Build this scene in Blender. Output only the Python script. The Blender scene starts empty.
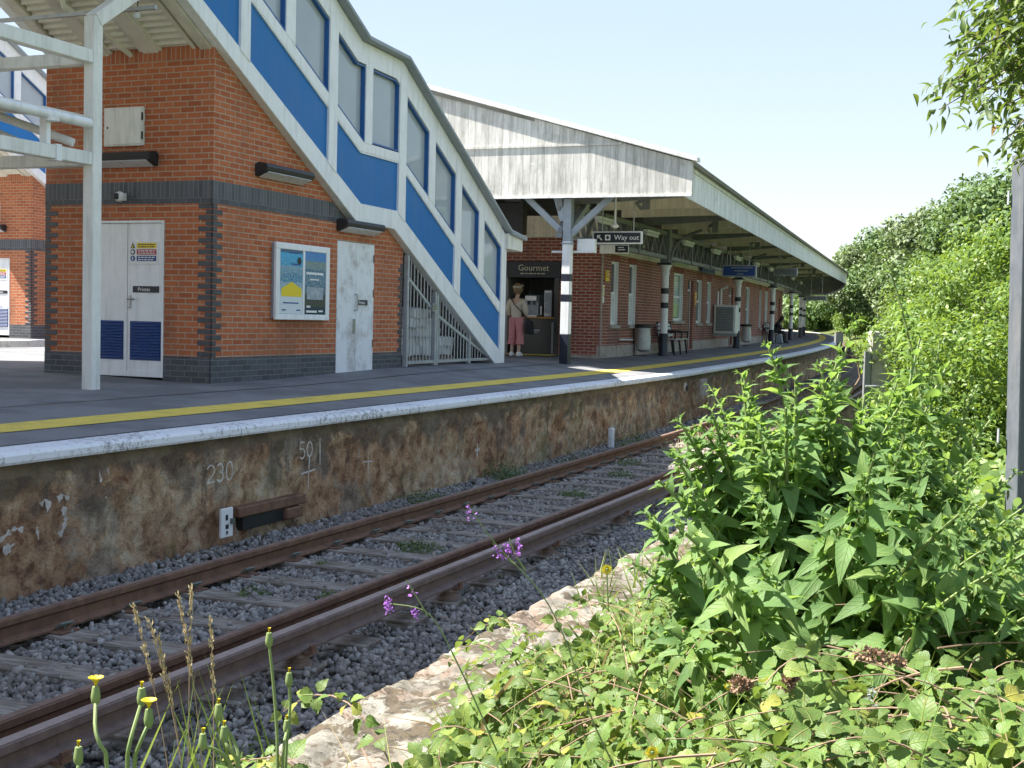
import bpy, bmesh, math, random
import numpy as np
from mathutils import Matrix, Vector
random.seed(7); rng = np.random.default_rng(7)
SC = bpy.context.scene; COL = SC.collection
PI = math.pi
# ------------------------------------------------------------------ frames
# s runs along the platform edge, n to the left of it (into the platform), z up from rail level; the line curves left with a 500 m radius
E0 = (-1.83, 13.55); TH = math.radians(22.5); RAD = 500.0
U0 = (math.sin(TH), math.cos(TH)); N0 = (-U0[1], U0[0])
def g(s): return .0045*max(0., s-15)
def S(s, n, z): return (E0[0]+U0[0]*s+N0[0]*n, E0[1]+U0[1]*s+N0[1]*n, z)
def T(s, n, z):
    if s <= 0: return S(s, n, z)
    cx, cy = E0[0]+N0[0]*RAD, E0[1]+N0[1]*RAD
    a = TH-s/RAD; nx, ny = -math.cos(a), math.sin(a)
    return (cx-nx*(RAD-n), cy-ny*(RAD-n), z)
def G(s, n, z): return T(s, n, z+g(s))          # the same, following the gentle rise of the line
def W(x, y, z): return (x, y, z)
def rot(s): return PI/2-(TH-max(0., s)/RAD)     # z rotation of an object whose local x runs along the track at s
def sn(x, y):
    dx, dy = x-E0[0], y-E0[1]; s = dx*U0[0]+dy*U0[1]; n = dx*N0[0]+dy*N0[1]
    if s <= 0: return s, n
    vx, vy = E0[0]+N0[0]*RAD-x, E0[1]+N0[1]*RAD-y
    return (TH-math.atan2(vy, -vx))*RAD, RAD-math.hypot(vx, vy)
def sstep(a, b, x):
    t = min(1, max(0, (x-a)/(b-a))); return t*t*(3-2*t)
def deck(s, n):                                  # platform surface height before the rise g(s)
    z = .95+.12*min(max(n, 0), 3)/3+.05*sstep(3, 5.5, n)
    return z+.09*sstep(2.2, 8, s)*(1-sstep(12.5, 17, s))*sstep(1.2, 3, n)*(1-sstep(7, 9, n))
def ground(x, y):
    s, n = sn(x, y)
    if s > 330 or n > 250: return -.3
    h = -.34 + .5*sstep(-3.6, -5.2, n) + .28*sstep(-5.2, -7.5, n)+ (1.5*sstep(-9, -16, n)+2.5*sstep(-16, -40, n))*sstep(2, 25, s)
    if n < -3.5: h += .05*math.sin(x*1.7)*math.cos(y*1.3)
    return h+g(s)
# ------------------------------------------------------------------ objects
def tag(o, label=None, cat=None, group=None, kind=None):
    if label: o['label'] = label
    if cat: o['category'] = cat
    if group: o['group'] = group
    if kind: o['kind'] = kind
    return o
def thing(name, label, cat, loc=(0, 0, 0), rz=0., group=None):
    o = bpy.data.objects.new(name, None); COL.objects.link(o)
    o.location = loc; o.rotation_euler = (0, 0, rz); o.empty_display_size = .1
    return tag(o, label, cat, group)
def kids(o): return [c for c in COL.objects if c.parent == o]
def copy_tree(o, parent=None):
    ch = kids(o)
    c = o.copy(); COL.objects.link(c)
    if parent: c.parent = parent
    for k in ch: copy_tree(k, c)
    return c
def mat_of(o):
    m = Matrix.LocRotScale(o.location, o.rotation_euler, o.scale)
    return mat_of(o.parent) @ m if o.parent else m
def link(name, me, mat, parent=None, world=True):
    """link a mesh given in world coordinates as one object (stored in its parent's frame)"""
    o = bpy.data.objects.new(name, me); COL.objects.link(o)
    for m in (mat if isinstance(mat, (list, tuple)) else [mat]): me.materials.append(m)
    if parent:
        o.parent = parent
        if world: me.transform(mat_of(parent).inverted())
    return o
def recentre(o):
    """move a top-level mesh's origin to the middle of its base"""
    me = o.data; n = len(me.vertices); a = np.empty(n*3); me.vertices.foreach_get('co', a); a = a.reshape(-1, 3)
    c = ((a[:, 0].min()+a[:, 0].max())/2, (a[:, 1].min()+a[:, 1].max())/2, a[:, 2].min())
    me.transform(Matrix.Translation((-c[0], -c[1], -c[2]))); o.location = c
    return o
SPLIT = {'rods', 'hinges', 'pipework', 'gutter_brackets', 'stiffeners', 'bearers', 'bracket', 'spouts', 'eyes', 'tray_edge', 'bolts', 'rafter_tube', 'vent_pipe', 'door_panels', 'figure', 'bars', 'post', 'wall_pipe'}
ONE = {'rods': 'rod', 'hinges': 'hinge', 'pipework': 'pipe', 'gutter_brackets': 'gutter_bracket', 'stiffeners': 'stiffener', 'bearers': 'bearer', 'spouts': 'spout', 'eyes': 'eye', 'bolts': 'bolt', 'door_panels': 'door_panel', 'bars': 'bar'}
class MB:
    def __init__(self, fr=S): self.fr = fr; self.v = []; self.f = []; self.uv = []; self.mi = []; self.m = 0
    def add(self, pts, faces, uvs=None):
        b = len(self.v); self.cut = getattr(self, 'cut', [])+[(b, len(self.f))]; self.v += [tuple(p) for p in pts]
        for i, f in enumerate(faces):
            self.f.append([b+k for k in f]); self.mi.append(self.m)
            if uvs is not None: self.uv.append([uvs[k] for k in f]) if not isinstance(uvs[0], list) else self.uv.append(uvs[i])
            else:
                P = [pts[k] for k in f]
                n = [0, 0, 0]
                for k in range(len(P)):
                    p, q = P[k], P[(k+1) % len(P)]
                    n[0] += (p[1]-q[1])*(p[2]+q[2]); n[1] += (p[2]-q[2])*(p[0]+q[0]); n[2] += (p[0]-q[0])*(p[1]+q[1])
                ax = max(range(3), key=lambda t: abs(n[t])+(.0001 if t == 1 else 0))
                self.uv.append([((p[1], p[2]) if ax == 0 else (p[0], p[2]) if ax == 1 else (p[0], p[1])) for p in P])
        return self
    def poly(self, pts, uvs=None): return self.add(pts, [list(range(len(pts)))], uvs)
    def box(self, a0, a1, b0, b1, c0, c1):
        p = [(a, b, c) for c in (c0, c1) for b in (b0, b1) for a in (a0, a1)]
        return self.add(p, [[0, 2, 3, 1], [4, 5, 7, 6], [0, 1, 5, 4], [2, 6, 7, 3], [0, 4, 6, 2], [1, 3, 7, 5]])
    def prism(self, poly, n0, n1, axis='n'):
        """poly of (s,z) extruded along n, or of (n,z) extruded along s, or of (s,n) extruded along z"""
        k = len(poly)
        mk = {'n': lambda p, t: (p[0], t, p[1]), 's': lambda p, t: (t, p[0], p[1]), 'z': lambda p, t: (p[0], p[1], t)}[axis]
        P = [mk(p, n0) for p in poly]+[mk(p, n1) for p in poly]
        return self.add(P, [list(range(k))[::-1], list(range(k, 2*k))]+[[i, (i+1) % k, k+(i+1) % k, k+i] for i in range(k)])
    def bar(self, p, q, w, h=None, up=(0, 0, 1)):
        """a square bar from p to q in frame coordinates"""
        h = h or w; p, q = Vector(p), Vector(q); d = (q-p).normalized(); up = Vector(up)
        if abs(d.dot(up)) > .97: up = Vector((1, 0, 0))
        x = d.cross(up).normalized(); y = x.cross(d).normalized()
        P = [e+x*(w/2*i)+y*(h/2*j) for e in (p, q) for i, j in ((-1, -1), (1, -1), (1, 1), (-1, 1))]
        return self.add([tuple(v) for v in P], [[3, 2, 1, 0], [4, 5, 6, 7]]+[[i, (i+1) % 4, 4+(i+1) % 4, 4+i] for i in range(4)])
    def tube(self, path, r, seg=8, caps=True):
        path = [Vector(p) for p in path]; k = len(path)
        rs = r if isinstance(r, (list, tuple)) else [r]*k
        P = []; x = None
        for i, p in enumerate(path):
            d = (path[min(i+1, k-1)]-path[max(i-1, 0)]).normalized()
            if x is None:
                x = d.cross(Vector((0, 0, 1)))
                if x.length < .05: x = Vector((1, 0, 0))
            x = (x-d*x.dot(d)).normalized(); y = d.cross(x)
            P += [tuple(p+(x*math.cos(2*PI*j/seg)+y*math.sin(2*PI*j/seg))*rs[i]) for j in range(seg)]
        F = [[i*seg+j, i*seg+(j+1) % seg, (i+1)*seg+(j+1) % seg, (i+1)*seg+j] for i in range(k-1) for j in range(seg)]
        if caps: F += [list(range(seg))[::-1], [(k-1)*seg+j for j in range(seg)]]
        return self.add(P, F)
    def lathe(self, c, prof, seg=16, sx=1., sy=1.):
        P = [(c[0]+r*sx*math.cos(2*PI*j/seg), c[1]+r*sy*math.sin(2*PI*j/seg), c[2]+z) for r, z in prof for j in range(seg)]
        k = len(prof)
        F = [[i*seg+j, i*seg+(j+1) % seg, (i+1)*seg+(j+1) % seg, (i+1)*seg+j] for i in range(k-1) for j in range(seg)]
        F += [list(range(seg))[::-1], [(k-1)*seg+j for j in range(seg)]]
        return self.add(P, F)
    def sweep(self, prof, ss, closed=True, caps=True):
        """profile of (n,z) carried along the stations ss"""
        k = len(prof); P = [(s, n, z) for s in ss for n, z in prof]
        L = [0]
        for i in range(1, k+1): L.append(L[-1]+math.hypot(prof[i % k][0]-prof[i-1][0], prof[i % k][1]-prof[i-1][1]))
        F = []; UV = []
        for i in range(len(ss)-1):
            for j in range(k if closed else k-1):
                F.append([i*k+j, (i+1)*k+j, (i+1)*k+(j+1) % k, i*k+(j+1) % k])
                UV.append([(ss[i], L[j]), (ss[i+1], L[j]), (ss[i+1], L[j+1]), (ss[i], L[j+1])])
        if caps and closed:
            F += [list(range(k)), [(len(ss)-1)*k+j for j in range(k)][::-1]]
            UV += [[tuple(p) for p in prof], [tuple(p) for p in prof][::-1]]
        return self.add(P, F, UV)
    def build(self, name, mat, parent=None, smooth=False, bevel=0., seg=1, fix=True):
        if name in SPLIT and len(self.cut) > 1 and parent is not None:      # every piece an object of its own
            cs_ = self.cut+[(len(self.v), len(self.f))]; o = None
            for (v0, f0), (v1, f1) in zip(cs_[:-1], cs_[1:]):
                q = MB(self.fr); q.cut = [(0, 0)]; q.v = self.v[v0:v1]; q.f = [[k-v0 for k in f] for f in self.f[f0:f1]]; q.uv = self.uv[f0:f1]; q.mi = self.mi[f0:f1]
                o = q.build(ONE.get(name, name), mat, parent, smooth, bevel, seg, fix)
            return o
        me = bpy.data.meshes.new(name)
        me.from_pydata([self.fr(*p) for p in self.v], [], self.f)
        uvl = me.uv_layers.new(name='uv')
        uvl.data.foreach_set('uv', [c for f in self.uv for p in f for c in p])
        me.polygons.foreach_set('material_index', self.mi)
        if smooth: me.polygons.foreach_set('use_smooth', [True]*len(me.polygons))
        if fix:
            bm = bmesh.new(); bm.from_mesh(me); bmesh.ops.recalc_face_normals(bm, faces=bm.faces); bm.to_mesh(me); bm.free()
        o = link(name, me, mat, parent)
        if smooth: me.set_sharp_from_angle(angle=math.radians(40))
        if bevel:
            b = o.modifiers.new('bevel', 'BEVEL'); b.width = bevel; b.segments = seg; b.limit_method = 'ANGLE'; b.angle_limit = math.radians(50)
        return o
def frange(a, b, step):
    n = max(1, int(round((b-a)/step))); return [a+(b-a)*i/n for i in range(n+1)]
def np_mesh(name, V, faces, mat, parent=None, smooth=False, uv=None):
    """V (N,3) world; faces: list of (k,M) index arrays grouped by corner count"""
    me = bpy.data.meshes.new(name); me.vertices.add(len(V)); me.vertices.foreach_set('co', V.astype(np.float32).ravel())
    loops = np.concatenate([f.ravel() for f in faces]); tot = np.concatenate([np.full(len(f), f.shape[1]) for f in faces])
    st = np.concatenate([[0], np.cumsum(tot)[:-1]])
    me.loops.add(len(loops)); me.loops.foreach_set('vertex_index', loops.astype(np.int32))
    me.polygons.add(len(tot)); me.polygons.foreach_set('loop_start', st.astype(np.int32)); me.polygons.foreach_set('loop_total', tot.astype(np.int32))
    if smooth: me.polygons.foreach_set('use_smooth', np.ones(len(tot), bool))
    if uv is not None:
        ul = me.uv_layers.new(name='uv'); ul.data.foreach_set('uv', uv[loops].astype(np.float32).ravel())
    me.update(calc_edges=True)
    return link(name, me, mat, parent)
def nrm(a): return a/np.maximum(np.linalg.norm(a, axis=-1, keepdims=True), 1e-9)
# leaf templates: x along the midrib 0..1, y across -.5...5, z up
def tmpl_lance(droop=.25, fold=.18):
    rows = [(0, .0), (.18, .62), (.4, 1.), (.7, .62), (1, 0)]
    v = []; f4 = []; f3 = []
    for x, w in rows:
        z = .10*math.sin(x*2.4)-droop*x*x
        v.append((x, 0, z))
        if w: v += [(x-.02, w/2, z+fold*w*.5), (x-.02, -w/2, z+fold*w*.5)]
    f3 = [(0, 1, 2), (0, 3, 1), (10, 8, 7), (10, 7, 9)]
    f4 = [(1, 4, 5, 2), (1, 3, 6, 4), (4, 7, 8, 5), (4, 6, 9, 7)]
    return np.array(v), np.array(f4), np.array(f3)
def tmpl_ovate(droop=.2, fold=.2):
    v, a, b = tmpl_lance(droop, fold); v = v.copy()
    v[2:4, 1] *= 1.45; v[5:7, 1] *= 1.1
    return v, a, b
def tmpl_serr(droop=.15, fold=.22):
    """broad toothed bramble leaflet"""
    ed = [(.03, .26), (.10, .60), (.19, .74), (.27, .94), (.38, .86), (.47, .88), (.58, .64), (.67, .60), (.78, .34), (.89, .18)]
    v = [(0, 0, 0), (.25, 0, .05-droop*.06), (.55, 0, .06-droop*.3), (1, 0, -droop)]; f3 = []
    for sgn in (1, -1):
        b = len(v)
        for x, w in ed: v.append((x, sgn*w/2, .06*math.sin(3*x)-droop*x*x+fold*w*.5+.02*math.sin(x*40)))
        mid = [0, 1, 1, 1, 2, 2, 2, 2, 3, 3]
        prev = 0
        for i in range(len(ed)-1):
            f3.append((mid[i], b+i, b+i+1) if sgn < 0 else (mid[i], b+i+1, b+i))
            if mid[i+1] != mid[i]: f3.append((mid[i], b+i+1, mid[i+1]) if sgn < 0 else (mid[i], mid[i+1], b+i+1))
        f3.append((mid[-1], b+len(ed)-1, 3) if sgn < 0 else (3, b+len(ed)-1, mid[-1]))
    return np.array(v), None, np.array(f3)
def tmpl_quad():
    v = np.array([(0, -.2, 0), (0, .2, 0), (.5, .5, .14), (.5, -.5, .14), (1, .18, 0), (1, -.18, 0)])
    return v, np.array([(0, 3, 2, 1), (3, 5, 4, 2)]), None
def leaves(name, tm, P, D, Nn, L, Wd, mat, parent=None, smooth=True):
    tv, f4, f3 = tm; n = len(P); D = nrm(D); Y = nrm(np.cross(Nn, D)); Z = np.cross(D, Y)
    L = np.broadcast_to(L, n); Wd = np.broadcast_to(Wd, n)
    V = (P[:, None, :]+tv[None, :, 0, None]*D[:, None, :]*L[:, None, None]+tv[None, :, 1, None]*Y[:, None, :]*Wd[:, None, None]
         + tv[None, :, 2, None]*Z[:, None, :]*L[:, None, None]).reshape(-1, 3)
    off = (np.arange(n)*len(tv))[:, None, None]; F = []
    if f4 is not None: F.append((f4[None]+off).reshape(-1, 4))
    if f3 is not None: F.append((f3[None]+off).reshape(-1, 3))
    return np_mesh(name, V, F, mat, parent, smooth, np.tile(tv[:, :2], (n, 1)))
def rdir(n, up=0.):
    d = rng.normal(size=(n, 3)); d[:, 2] += up; return nrm(d)
def text_mesh(s, size, ext=.002, align='LEFT', shear=0.):
    cu = bpy.data.curves.new('text', 'FONT'); cu.body = s; cu.size = size; cu.extrude = ext; cu.align_x = align; cu.shear = shear; cu.resolution_u = 2
    ob = bpy.data.objects.new('text', cu); COL.objects.link(ob)
    dg = bpy.context.evaluated_depsgraph_get(); me = bpy.data.meshes.new_from_object(ob.evaluated_get(dg))
    bpy.data.objects.remove(ob); bpy.data.curves.remove(cu); me.materials.clear()
    return me
def text(name, s, size, at, face, mat, parent=None, fr=S, rs=None, **k):
    """lettering at frame point at=(s,n,z); face 'n' is read from the track side, 's' from the near end"""
    me = text_mesh(s, size, **k)
    a = TH-max(0, at[0])/RAD if fr is not S else TH
    u = Vector((math.sin(a), math.cos(a), 0)); n = Vector((-u.y, u.x, 0)); z = Vector((0, 0, 1))
    X, Zd = (u, -n) if face == 'n' else (-n, -u)
    M4 = Matrix((X, z, Zd)).transposed().to_4x4(); M4.translation = Vector(fr(*at))
    me.transform(M4)
    return link(name, me, mat, parent)
def skin(name, V, E_, Rr, mat, parent, fr=W, sub=2, root=0):
    """one continuous skinned body from joints, bones and joint radii"""
    me = bpy.data.meshes.new(name); me.from_pydata([fr(*v) for v in V], E_, []); o = bpy.data.objects.new(name, me); COL.objects.link(o)
    m = o.modifiers.new('skin', 'SKIN'); m.use_smooth_shade = True; m.branch_smoothing = .6
    sv = me.skin_vertices[0].data
    for i, r in enumerate(Rr): sv[i].radius = (r, r) if not isinstance(r, tuple) else r; sv[i].use_root = i == root
    ss = o.modifiers.new('sub', 'SUBSURF'); ss.levels = ss.render_levels = sub
    dg = bpy.context.evaluated_depsgraph_get(); me2 = bpy.data.meshes.new_from_object(o.evaluated_get(dg))
    bpy.data.objects.remove(o); me2.materials.clear(); me2.name = name
    me2.polygons.foreach_set('use_smooth', [True]*len(me2.polygons))
    return link(name, me2, mat, parent)
# ------------------------------------------------------------------ materials
class Mat:
    def __init__(self, name):
        self.m = bpy.data.materials.new(name); self.m.use_nodes = True; self.t = self.m.node_tree; self.t.nodes.clear()
        self.out = self.n('ShaderNodeOutputMaterial'); self._c = {}
    def n(self, typ, props=None, **inp):
        x = self.t.nodes.new(typ)
        for k, v in (props or {}).items(): setattr(x, k, v)
        for k, v in inp.items(): self.set(x, k.replace('_', ' '), v)
        return x
    def set(self, x, k, v):
        s = x.inputs[int(k)] if k.isdigit() else x.inputs[k]
        if isinstance(v, bpy.types.NodeSocket): self.t.links.new(v, s)
        elif isinstance(v, bpy.types.Node): self.t.links.new(v.outputs[0], s)
        else:
            if isinstance(v, (tuple, list)) and len(v) == 3 and s.type == 'RGBA': v = (*v, 1)
            s.default_value = v
    def coord(self, k='Object'):
        if k not in self._c: self._c[k] = self.n('ShaderNodeTexCoord')
        return self._c[k].outputs[k]
    def noise(self, scale, detail=4, rough=.6, vec=None, dist=0.):
        return self.n('ShaderNodeTexNoise', Vector=vec if vec is not None else self.coord(), Scale=scale, Detail=detail, Roughness=rough, Distortion=dist).outputs['Fac']
    def ramp(self, fac, stops, interp='LINEAR'):
        r = self.n('ShaderNodeValToRGB', Fac=fac); e = r.color_ramp.elements; r.color_ramp.interpolation = interp
        while len(e) < len(stops): e.new(.5)
        for el, (p, c) in zip(e, stops):
            el.position = p; el.color = (*c, 1) if isinstance(c, (tuple, list)) else (c, c, c, 1)
        return r.outputs['Color']
    def mix(self, f, a, b, blend='MIX'):
        x = self.n('ShaderNodeMix', {'data_type': 'RGBA', 'blend_type': blend}); self.set(x, '0', f); self.set(x, '6', a); self.set(x, '7', b)
        return x.outputs[2]
    def math(self, op, a, b=0., c=False):
        x = self.n('ShaderNodeMath', {'operation': op, 'use_clamp': c}); self.set(x, '0', a); self.set(x, '1', b); return x.outputs[0]
    def scalev(self, vec, s):
        x = self.n('ShaderNodeMapping', Vector=vec); x.inputs['Scale'].default_value = s; return x.outputs[0]
    def bump(self, h, strength=.4, dist=.01): return self.n('ShaderNodeBump', Height=h, Strength=strength, Distance=dist).outputs[0]
    def sep(self, vec, ax): return self.n('ShaderNodeSeparateXYZ', Vector=vec).outputs[ax]
    def bsdf(self, col, rough=.6, metal=0., normal=None, spec=.5, **k):
        b = self.n('ShaderNodeBsdfPrincipled'); self.set(b, 'Base Color', col); self.set(b, 'Roughness', rough); self.set(b, 'Metallic', metal)
        self.set(b, 'Specular IOR Level', spec)
        if normal is not None: self.set(b, 'Normal', normal)
        for kk, v in k.items(): self.set(b, kk.replace('_', ' '), v)
        self.t.links.new(b.outputs[0], self.out.inputs[0]); return b
def plain(name, c, c2=None, scale=6., rough=.5, metal=0., bump=.15, bs=40., bd=.003, spec=.5, dirt=None, dirt_amt=.5, dscale=1.6, streak=False):
    m = Mat(name); c2 = c2 or tuple(min(1, x*1.18+.005) for x in c)
    col = m.mix(m.ramp(m.noise(scale), [(.3, 0), (.7, 1)]), c, c2)
    if dirt:
        vec = m.scalev(m.coord(), (6, 6, .7)) if streak else m.coord()
        col = m.mix(m.math('MULTIPLY', m.ramp(m.noise(dscale, 8, .7, vec), [(.48, 0), (.72, 1)]), dirt_amt), col, dirt)
    m.bsdf(col, m.math('ADD', m.math('MULTIPLY', m.noise(scale*2), .25), rough-.12), metal, m.bump(m.noise(bs, 6), bump, bd), spec)
    return m.m
def brick(name, cols, mortar, bw=.225, bh=.075, off=.5, ms=.008, bump=.7, rough=.85, stain=None):
    m = Mat(name); uv = m.coord('UV')
    b = m.n('ShaderNodeTexBrick', {'offset': off, 'squash': 1}, Vector=uv, Color1=(0, 0, 0), Color2=(1, 1, 1), Mortar=(.5, .5, .5), Scale=1., Mortar_Size=ms, Mortar_Smooth=.15, Bias=0., Brick_Width=bw, Row_Height=bh)
    col = m.ramp(b.outputs['Color'], [(i/(len(cols)-1), c) for i, c in enumerate(cols)])
    col = m.mix(.35, col, m.ramp(m.noise(14, 6, .7), [(.3, cols[0]), (.7, cols[-1])]))
    col = m.mix(m.math('MULTIPLY', m.ramp(m.noise(90, 4, .7), [(.52, 0), (.75, 1)]), .35), col, tuple(x*.45 for x in cols[0]))
    mc = m.mix(m.noise(5), mortar, tuple(x*.7 for x in mortar))
    col = m.mix(b.outputs['Fac'], col, mc)
    if stain:
        col = m.mix(m.math('MULTIPLY', m.ramp(m.noise(.9, 7, .65, m.scalev(m.coord(), (1, 1, .6))), [(.5, 0), (.62, 1)]), stain[1]), col, stain[0])
    h = m.math('ADD', m.math('MULTIPLY', b.outputs['Fac'], -1.), m.math('MULTIPLY', m.noise(60, 5), .35))
    m.bsdf(col, rough, 0, m.bump(h, bump, .006), .3)
    return m.m
def leafmat(name, stops, trans=.4, rough=.45, tcol=(.35, .5, .08), spec=.4, veins=.0, spots=0.):
    m = Mat(name); r = m.n('ShaderNodeNewGeometry').outputs['Random Per Island']
    col = m.ramp(r, stops)
    col = m.mix(.25, col, m.mix(m.noise(2.2), stops[0][1], stops[-1][1]))
    uv = m.coord('UV'); u, v = m.sep(uv, 0), m.math('ABSOLUTE', m.sep(uv, 1))       # midrib and side veins
    rib = m.ramp(v, [(0, 1), (.035, 0)]); sv = m.math('ABSOLUTE', m.math('SINE', m.math('MULTIPLY', m.math('SUBTRACT', u, m.math('MULTIPLY', v, .75)), 21.)))
    vein = m.ramp(sv, [(0, 1), (.30, 0)]); vv = m.math('MAXIMUM', rib, m.math('MULTIPLY', vein, .55))
    col = m.mix(m.math('MULTIPLY', vv, veins), col, tuple(min(1, x*1.7+.03) for x in stops[-1][1]))
    col = m.mix(m.math('MULTIPLY', m.ramp(m.noise(38, 5, .7), [(.56, 0), (.66, 1)]), spots), col, (.16, .11, .04))
    b = m.bsdf(col, rough, 0, m.bump(m.math('ADD', vv, m.math('MULTIPLY', m.noise(70, 3), .6)), .55 if veins else .2, .004), spec)
    tr = m.n('ShaderNodeBsdfTranslucent', Color=m.mix(.45, col, tcol))
    mx = m.n('ShaderNodeMixShader', Fac=trans); m.t.links.new(b.outputs[0], mx.inputs[1]); m.t.links.new(tr.outputs[0], mx.inputs[2])
    m.t.links.new(mx.outputs[0], m.out.inputs[0])
    return m.m
def glassmat(name, tint=(.55, .6, .6), refl=.28, sky_amt=0., sky_col=(.6, .62, .63)):
    m = Mat(name); t = m.n('ShaderNodeBsdfTransparent', Color=tint); gl = m.n('ShaderNodeBsdfGlossy', Color=(.9, .95, 1), Roughness=.02)
    lw = m.n('ShaderNodeLayerWeight', Blend=refl)
    mx = m.n('ShaderNodeMixShader', Fac=lw.outputs['Fresnel']); m.t.links.new(t.outputs[0], mx.inputs[1]); m.t.links.new(gl.outputs[0], mx.inputs[2])
    if sky_amt:  # pale diffuse share painted in for the sky reflected by the glass
        df = m.n('ShaderNodeBsdfDiffuse', Color=m.mix(m.noise(1.7, 6), sky_col, tuple(v*.75 for v in sky_col))); m2 = m.n('ShaderNodeMixShader', Fac=sky_amt); m.t.links.new(mx.outputs[0], m2.inputs[1]); m.t.links.new(df.outputs[0], m2.inputs[2]); mx = m2
    m.t.links.new(mx.outputs[0], m.out.inputs[0]); return m.m
def asphalt():
    m = Mat('platform asphalt'); n1 = m.noise(260, 3, .7); n2 = m.noise(1.1, 6, .65)
    col = m.ramp(n1, [(.25, (.13, .132, .136)), (.55, (.215, .217, .222)), (.8, (.31, .31, .305))])
    col = m.mix(m.math('MULTIPLY', m.ramp(n2, [(.44, 0), (.58, 1)]), .45), col, (.085, .088, .095))
    col = m.mix(m.math('MULTIPLY', m.ramp(m.noise(.35, 5), [(.5, 0), (.7, 1)]), .35), col, (.17, .17, .165))
    m.bsdf(col, .9, 0, m.bump(n1, .5, .004), .25); return m.m
def boards(name, c, groove=.19, streak=(.2, .2, .17), amt=.8):
    """painted vertical boarding with grime that runs down"""
    m = Mat(name); uv = m.coord('UV'); x = m.sep(uv, 0)
    fr = m.math('FRACT', m.math('DIVIDE', x, groove)); gap = m.ramp(fr, [(0, 0), (.03, 1), (.97, 1), (1, 0)])
    bid = m.math('FLOOR', m.math('DIVIDE', x, groove)); wn = m.n('ShaderNodeTexWhiteNoise', {'noise_dimensions': '1D'}, W=bid).outputs['Value']
    col = m.mix(m.math('MULTIPLY', wn, .5), c, tuple(v*.82 for v in c))
    st = m.noise(1., 8, .72, m.scalev(m.n('ShaderNodeCombineXYZ', X=x, Y=m.sep(uv, 1), Z=m.math('MULTIPLY', wn, 3)).outputs[0], (5, .9, 1)))
    col = m.mix(m.math('MULTIPLY', m.ramp(st, [(.42, 0), (.72, 1)]), amt), col, streak)
    col = m.mix(m.math('MULTIPLY', m.ramp(m.noise(2.3, 8, .75), [(.55, 0), (.75, 1)]), .55), col, (.16, .17, .15))
    col = m.mix(gap, tuple(v*.35 for v in c), col)
    m.bsdf(col, .75, 0, m.bump(m.math('ADD', gap, m.math('MULTIPLY', m.noise(40, 5), .25)), .6, .008), .25); return m.m
def wallmat():
    """old rendered and brick platform wall: brown and ochre with black tar stains"""
    m = Mat('platform wall face'); o = m.coord(); z = m.sep(o, 2)
    n = m.noise(6, 9, .68, dist=.3); big = m.noise(.7, 5, .62, dist=.5); fine = m.noise(38, 6, .72); mid = m.noise(2.2, 7, .7, dist=.3)
    col = m.ramp(n, [(.36, (.25, .165, .105)), (.45, (.45, .30, .18)), (.52, (.57, .41, .255)), (.62, (.66, .54, .39))])
    red = m.ramp(n, [(.38, (.20, .10, .06)), (.5, (.43, .25, .14)), (.62, (.55, .36, .22))])
    col = m.mix(m.ramp(big, [(.49, 0), (.56, 1)]), col, red)
    gr = m.ramp(m.noise(1.1, 7, .68, m.scalev(o, (1, 1, 1.2))), [(.53, 0), (.58, 1)]); col = m.mix(m.math('MULTIPLY', gr, .7), col, m.ramp(n, [(.4, (.22, .18, .14)), (.6, (.42, .36, .28))]))
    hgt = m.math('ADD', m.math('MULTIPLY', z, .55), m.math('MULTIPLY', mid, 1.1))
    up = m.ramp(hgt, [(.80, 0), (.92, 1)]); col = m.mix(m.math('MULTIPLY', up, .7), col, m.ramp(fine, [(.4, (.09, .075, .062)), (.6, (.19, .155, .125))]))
    blk = m.ramp(m.noise(1.6, 8, .72, m.scalev(o, (1.1, 1.1, .42))), [(.56, 0), (.63, 1)]); col = m.mix(m.math('MULTIPLY', blk, .65), col, (.075, .062, .055))
    mos = m.ramp(m.noise(.8, 6, .65, m.scalev(o, (1, 1, .7))), [(.56, 0), (.64, 1)]); col = m.mix(m.math('MULTIPLY', mos, .45), col, (.19, .19, .07))
    sal = m.ramp(m.noise(3.3, 8, .72, m.scalev(o, (1.6, 1.6, .3))), [(.58, 0), (.66, 1)]); col = m.mix(m.math('MULTIPLY', sal, .55), col, (.46, .40, .32))
    col = m.mix(m.ramp(fine, [(.55, 0), (.66, .6)]), col, (.06, .04, .028))
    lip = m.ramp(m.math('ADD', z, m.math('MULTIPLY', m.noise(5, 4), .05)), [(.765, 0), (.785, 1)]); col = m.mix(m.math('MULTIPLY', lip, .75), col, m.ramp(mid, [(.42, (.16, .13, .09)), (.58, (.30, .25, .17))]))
    m.bsdf(col, .92, 0, m.bump(m.math('ADD', n, m.math('MULTIPLY', fine, .5)), 1., .05), .2); return m.m
def coping():
    m = Mat('white coping paint'); n = m.noise(18, 9, .78)
    lo = m.noise(.9, 6, .6)
    amt = m.math('ADD', n, m.math('MULTIPLY', lo, .35))
    col = m.mix(m.ramp(amt, [(.70, 0), (.83, 1)]), m.mix(m.noise(3), (.66, .68, .72), (.8, .81, .83)), (.18, .17, .16))
    fr = m.math('FRACT', m.math('DIVIDE', m.sep(m.coord('UV'), 0), 1.83)); col = m.mix(m.ramp(fr, [(0, 1), (.006, 0)]), col, (.08, .08, .08))
    m.bsdf(col, .7, 0, m.bump(n, .3, .006), .3); return m.m
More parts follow.
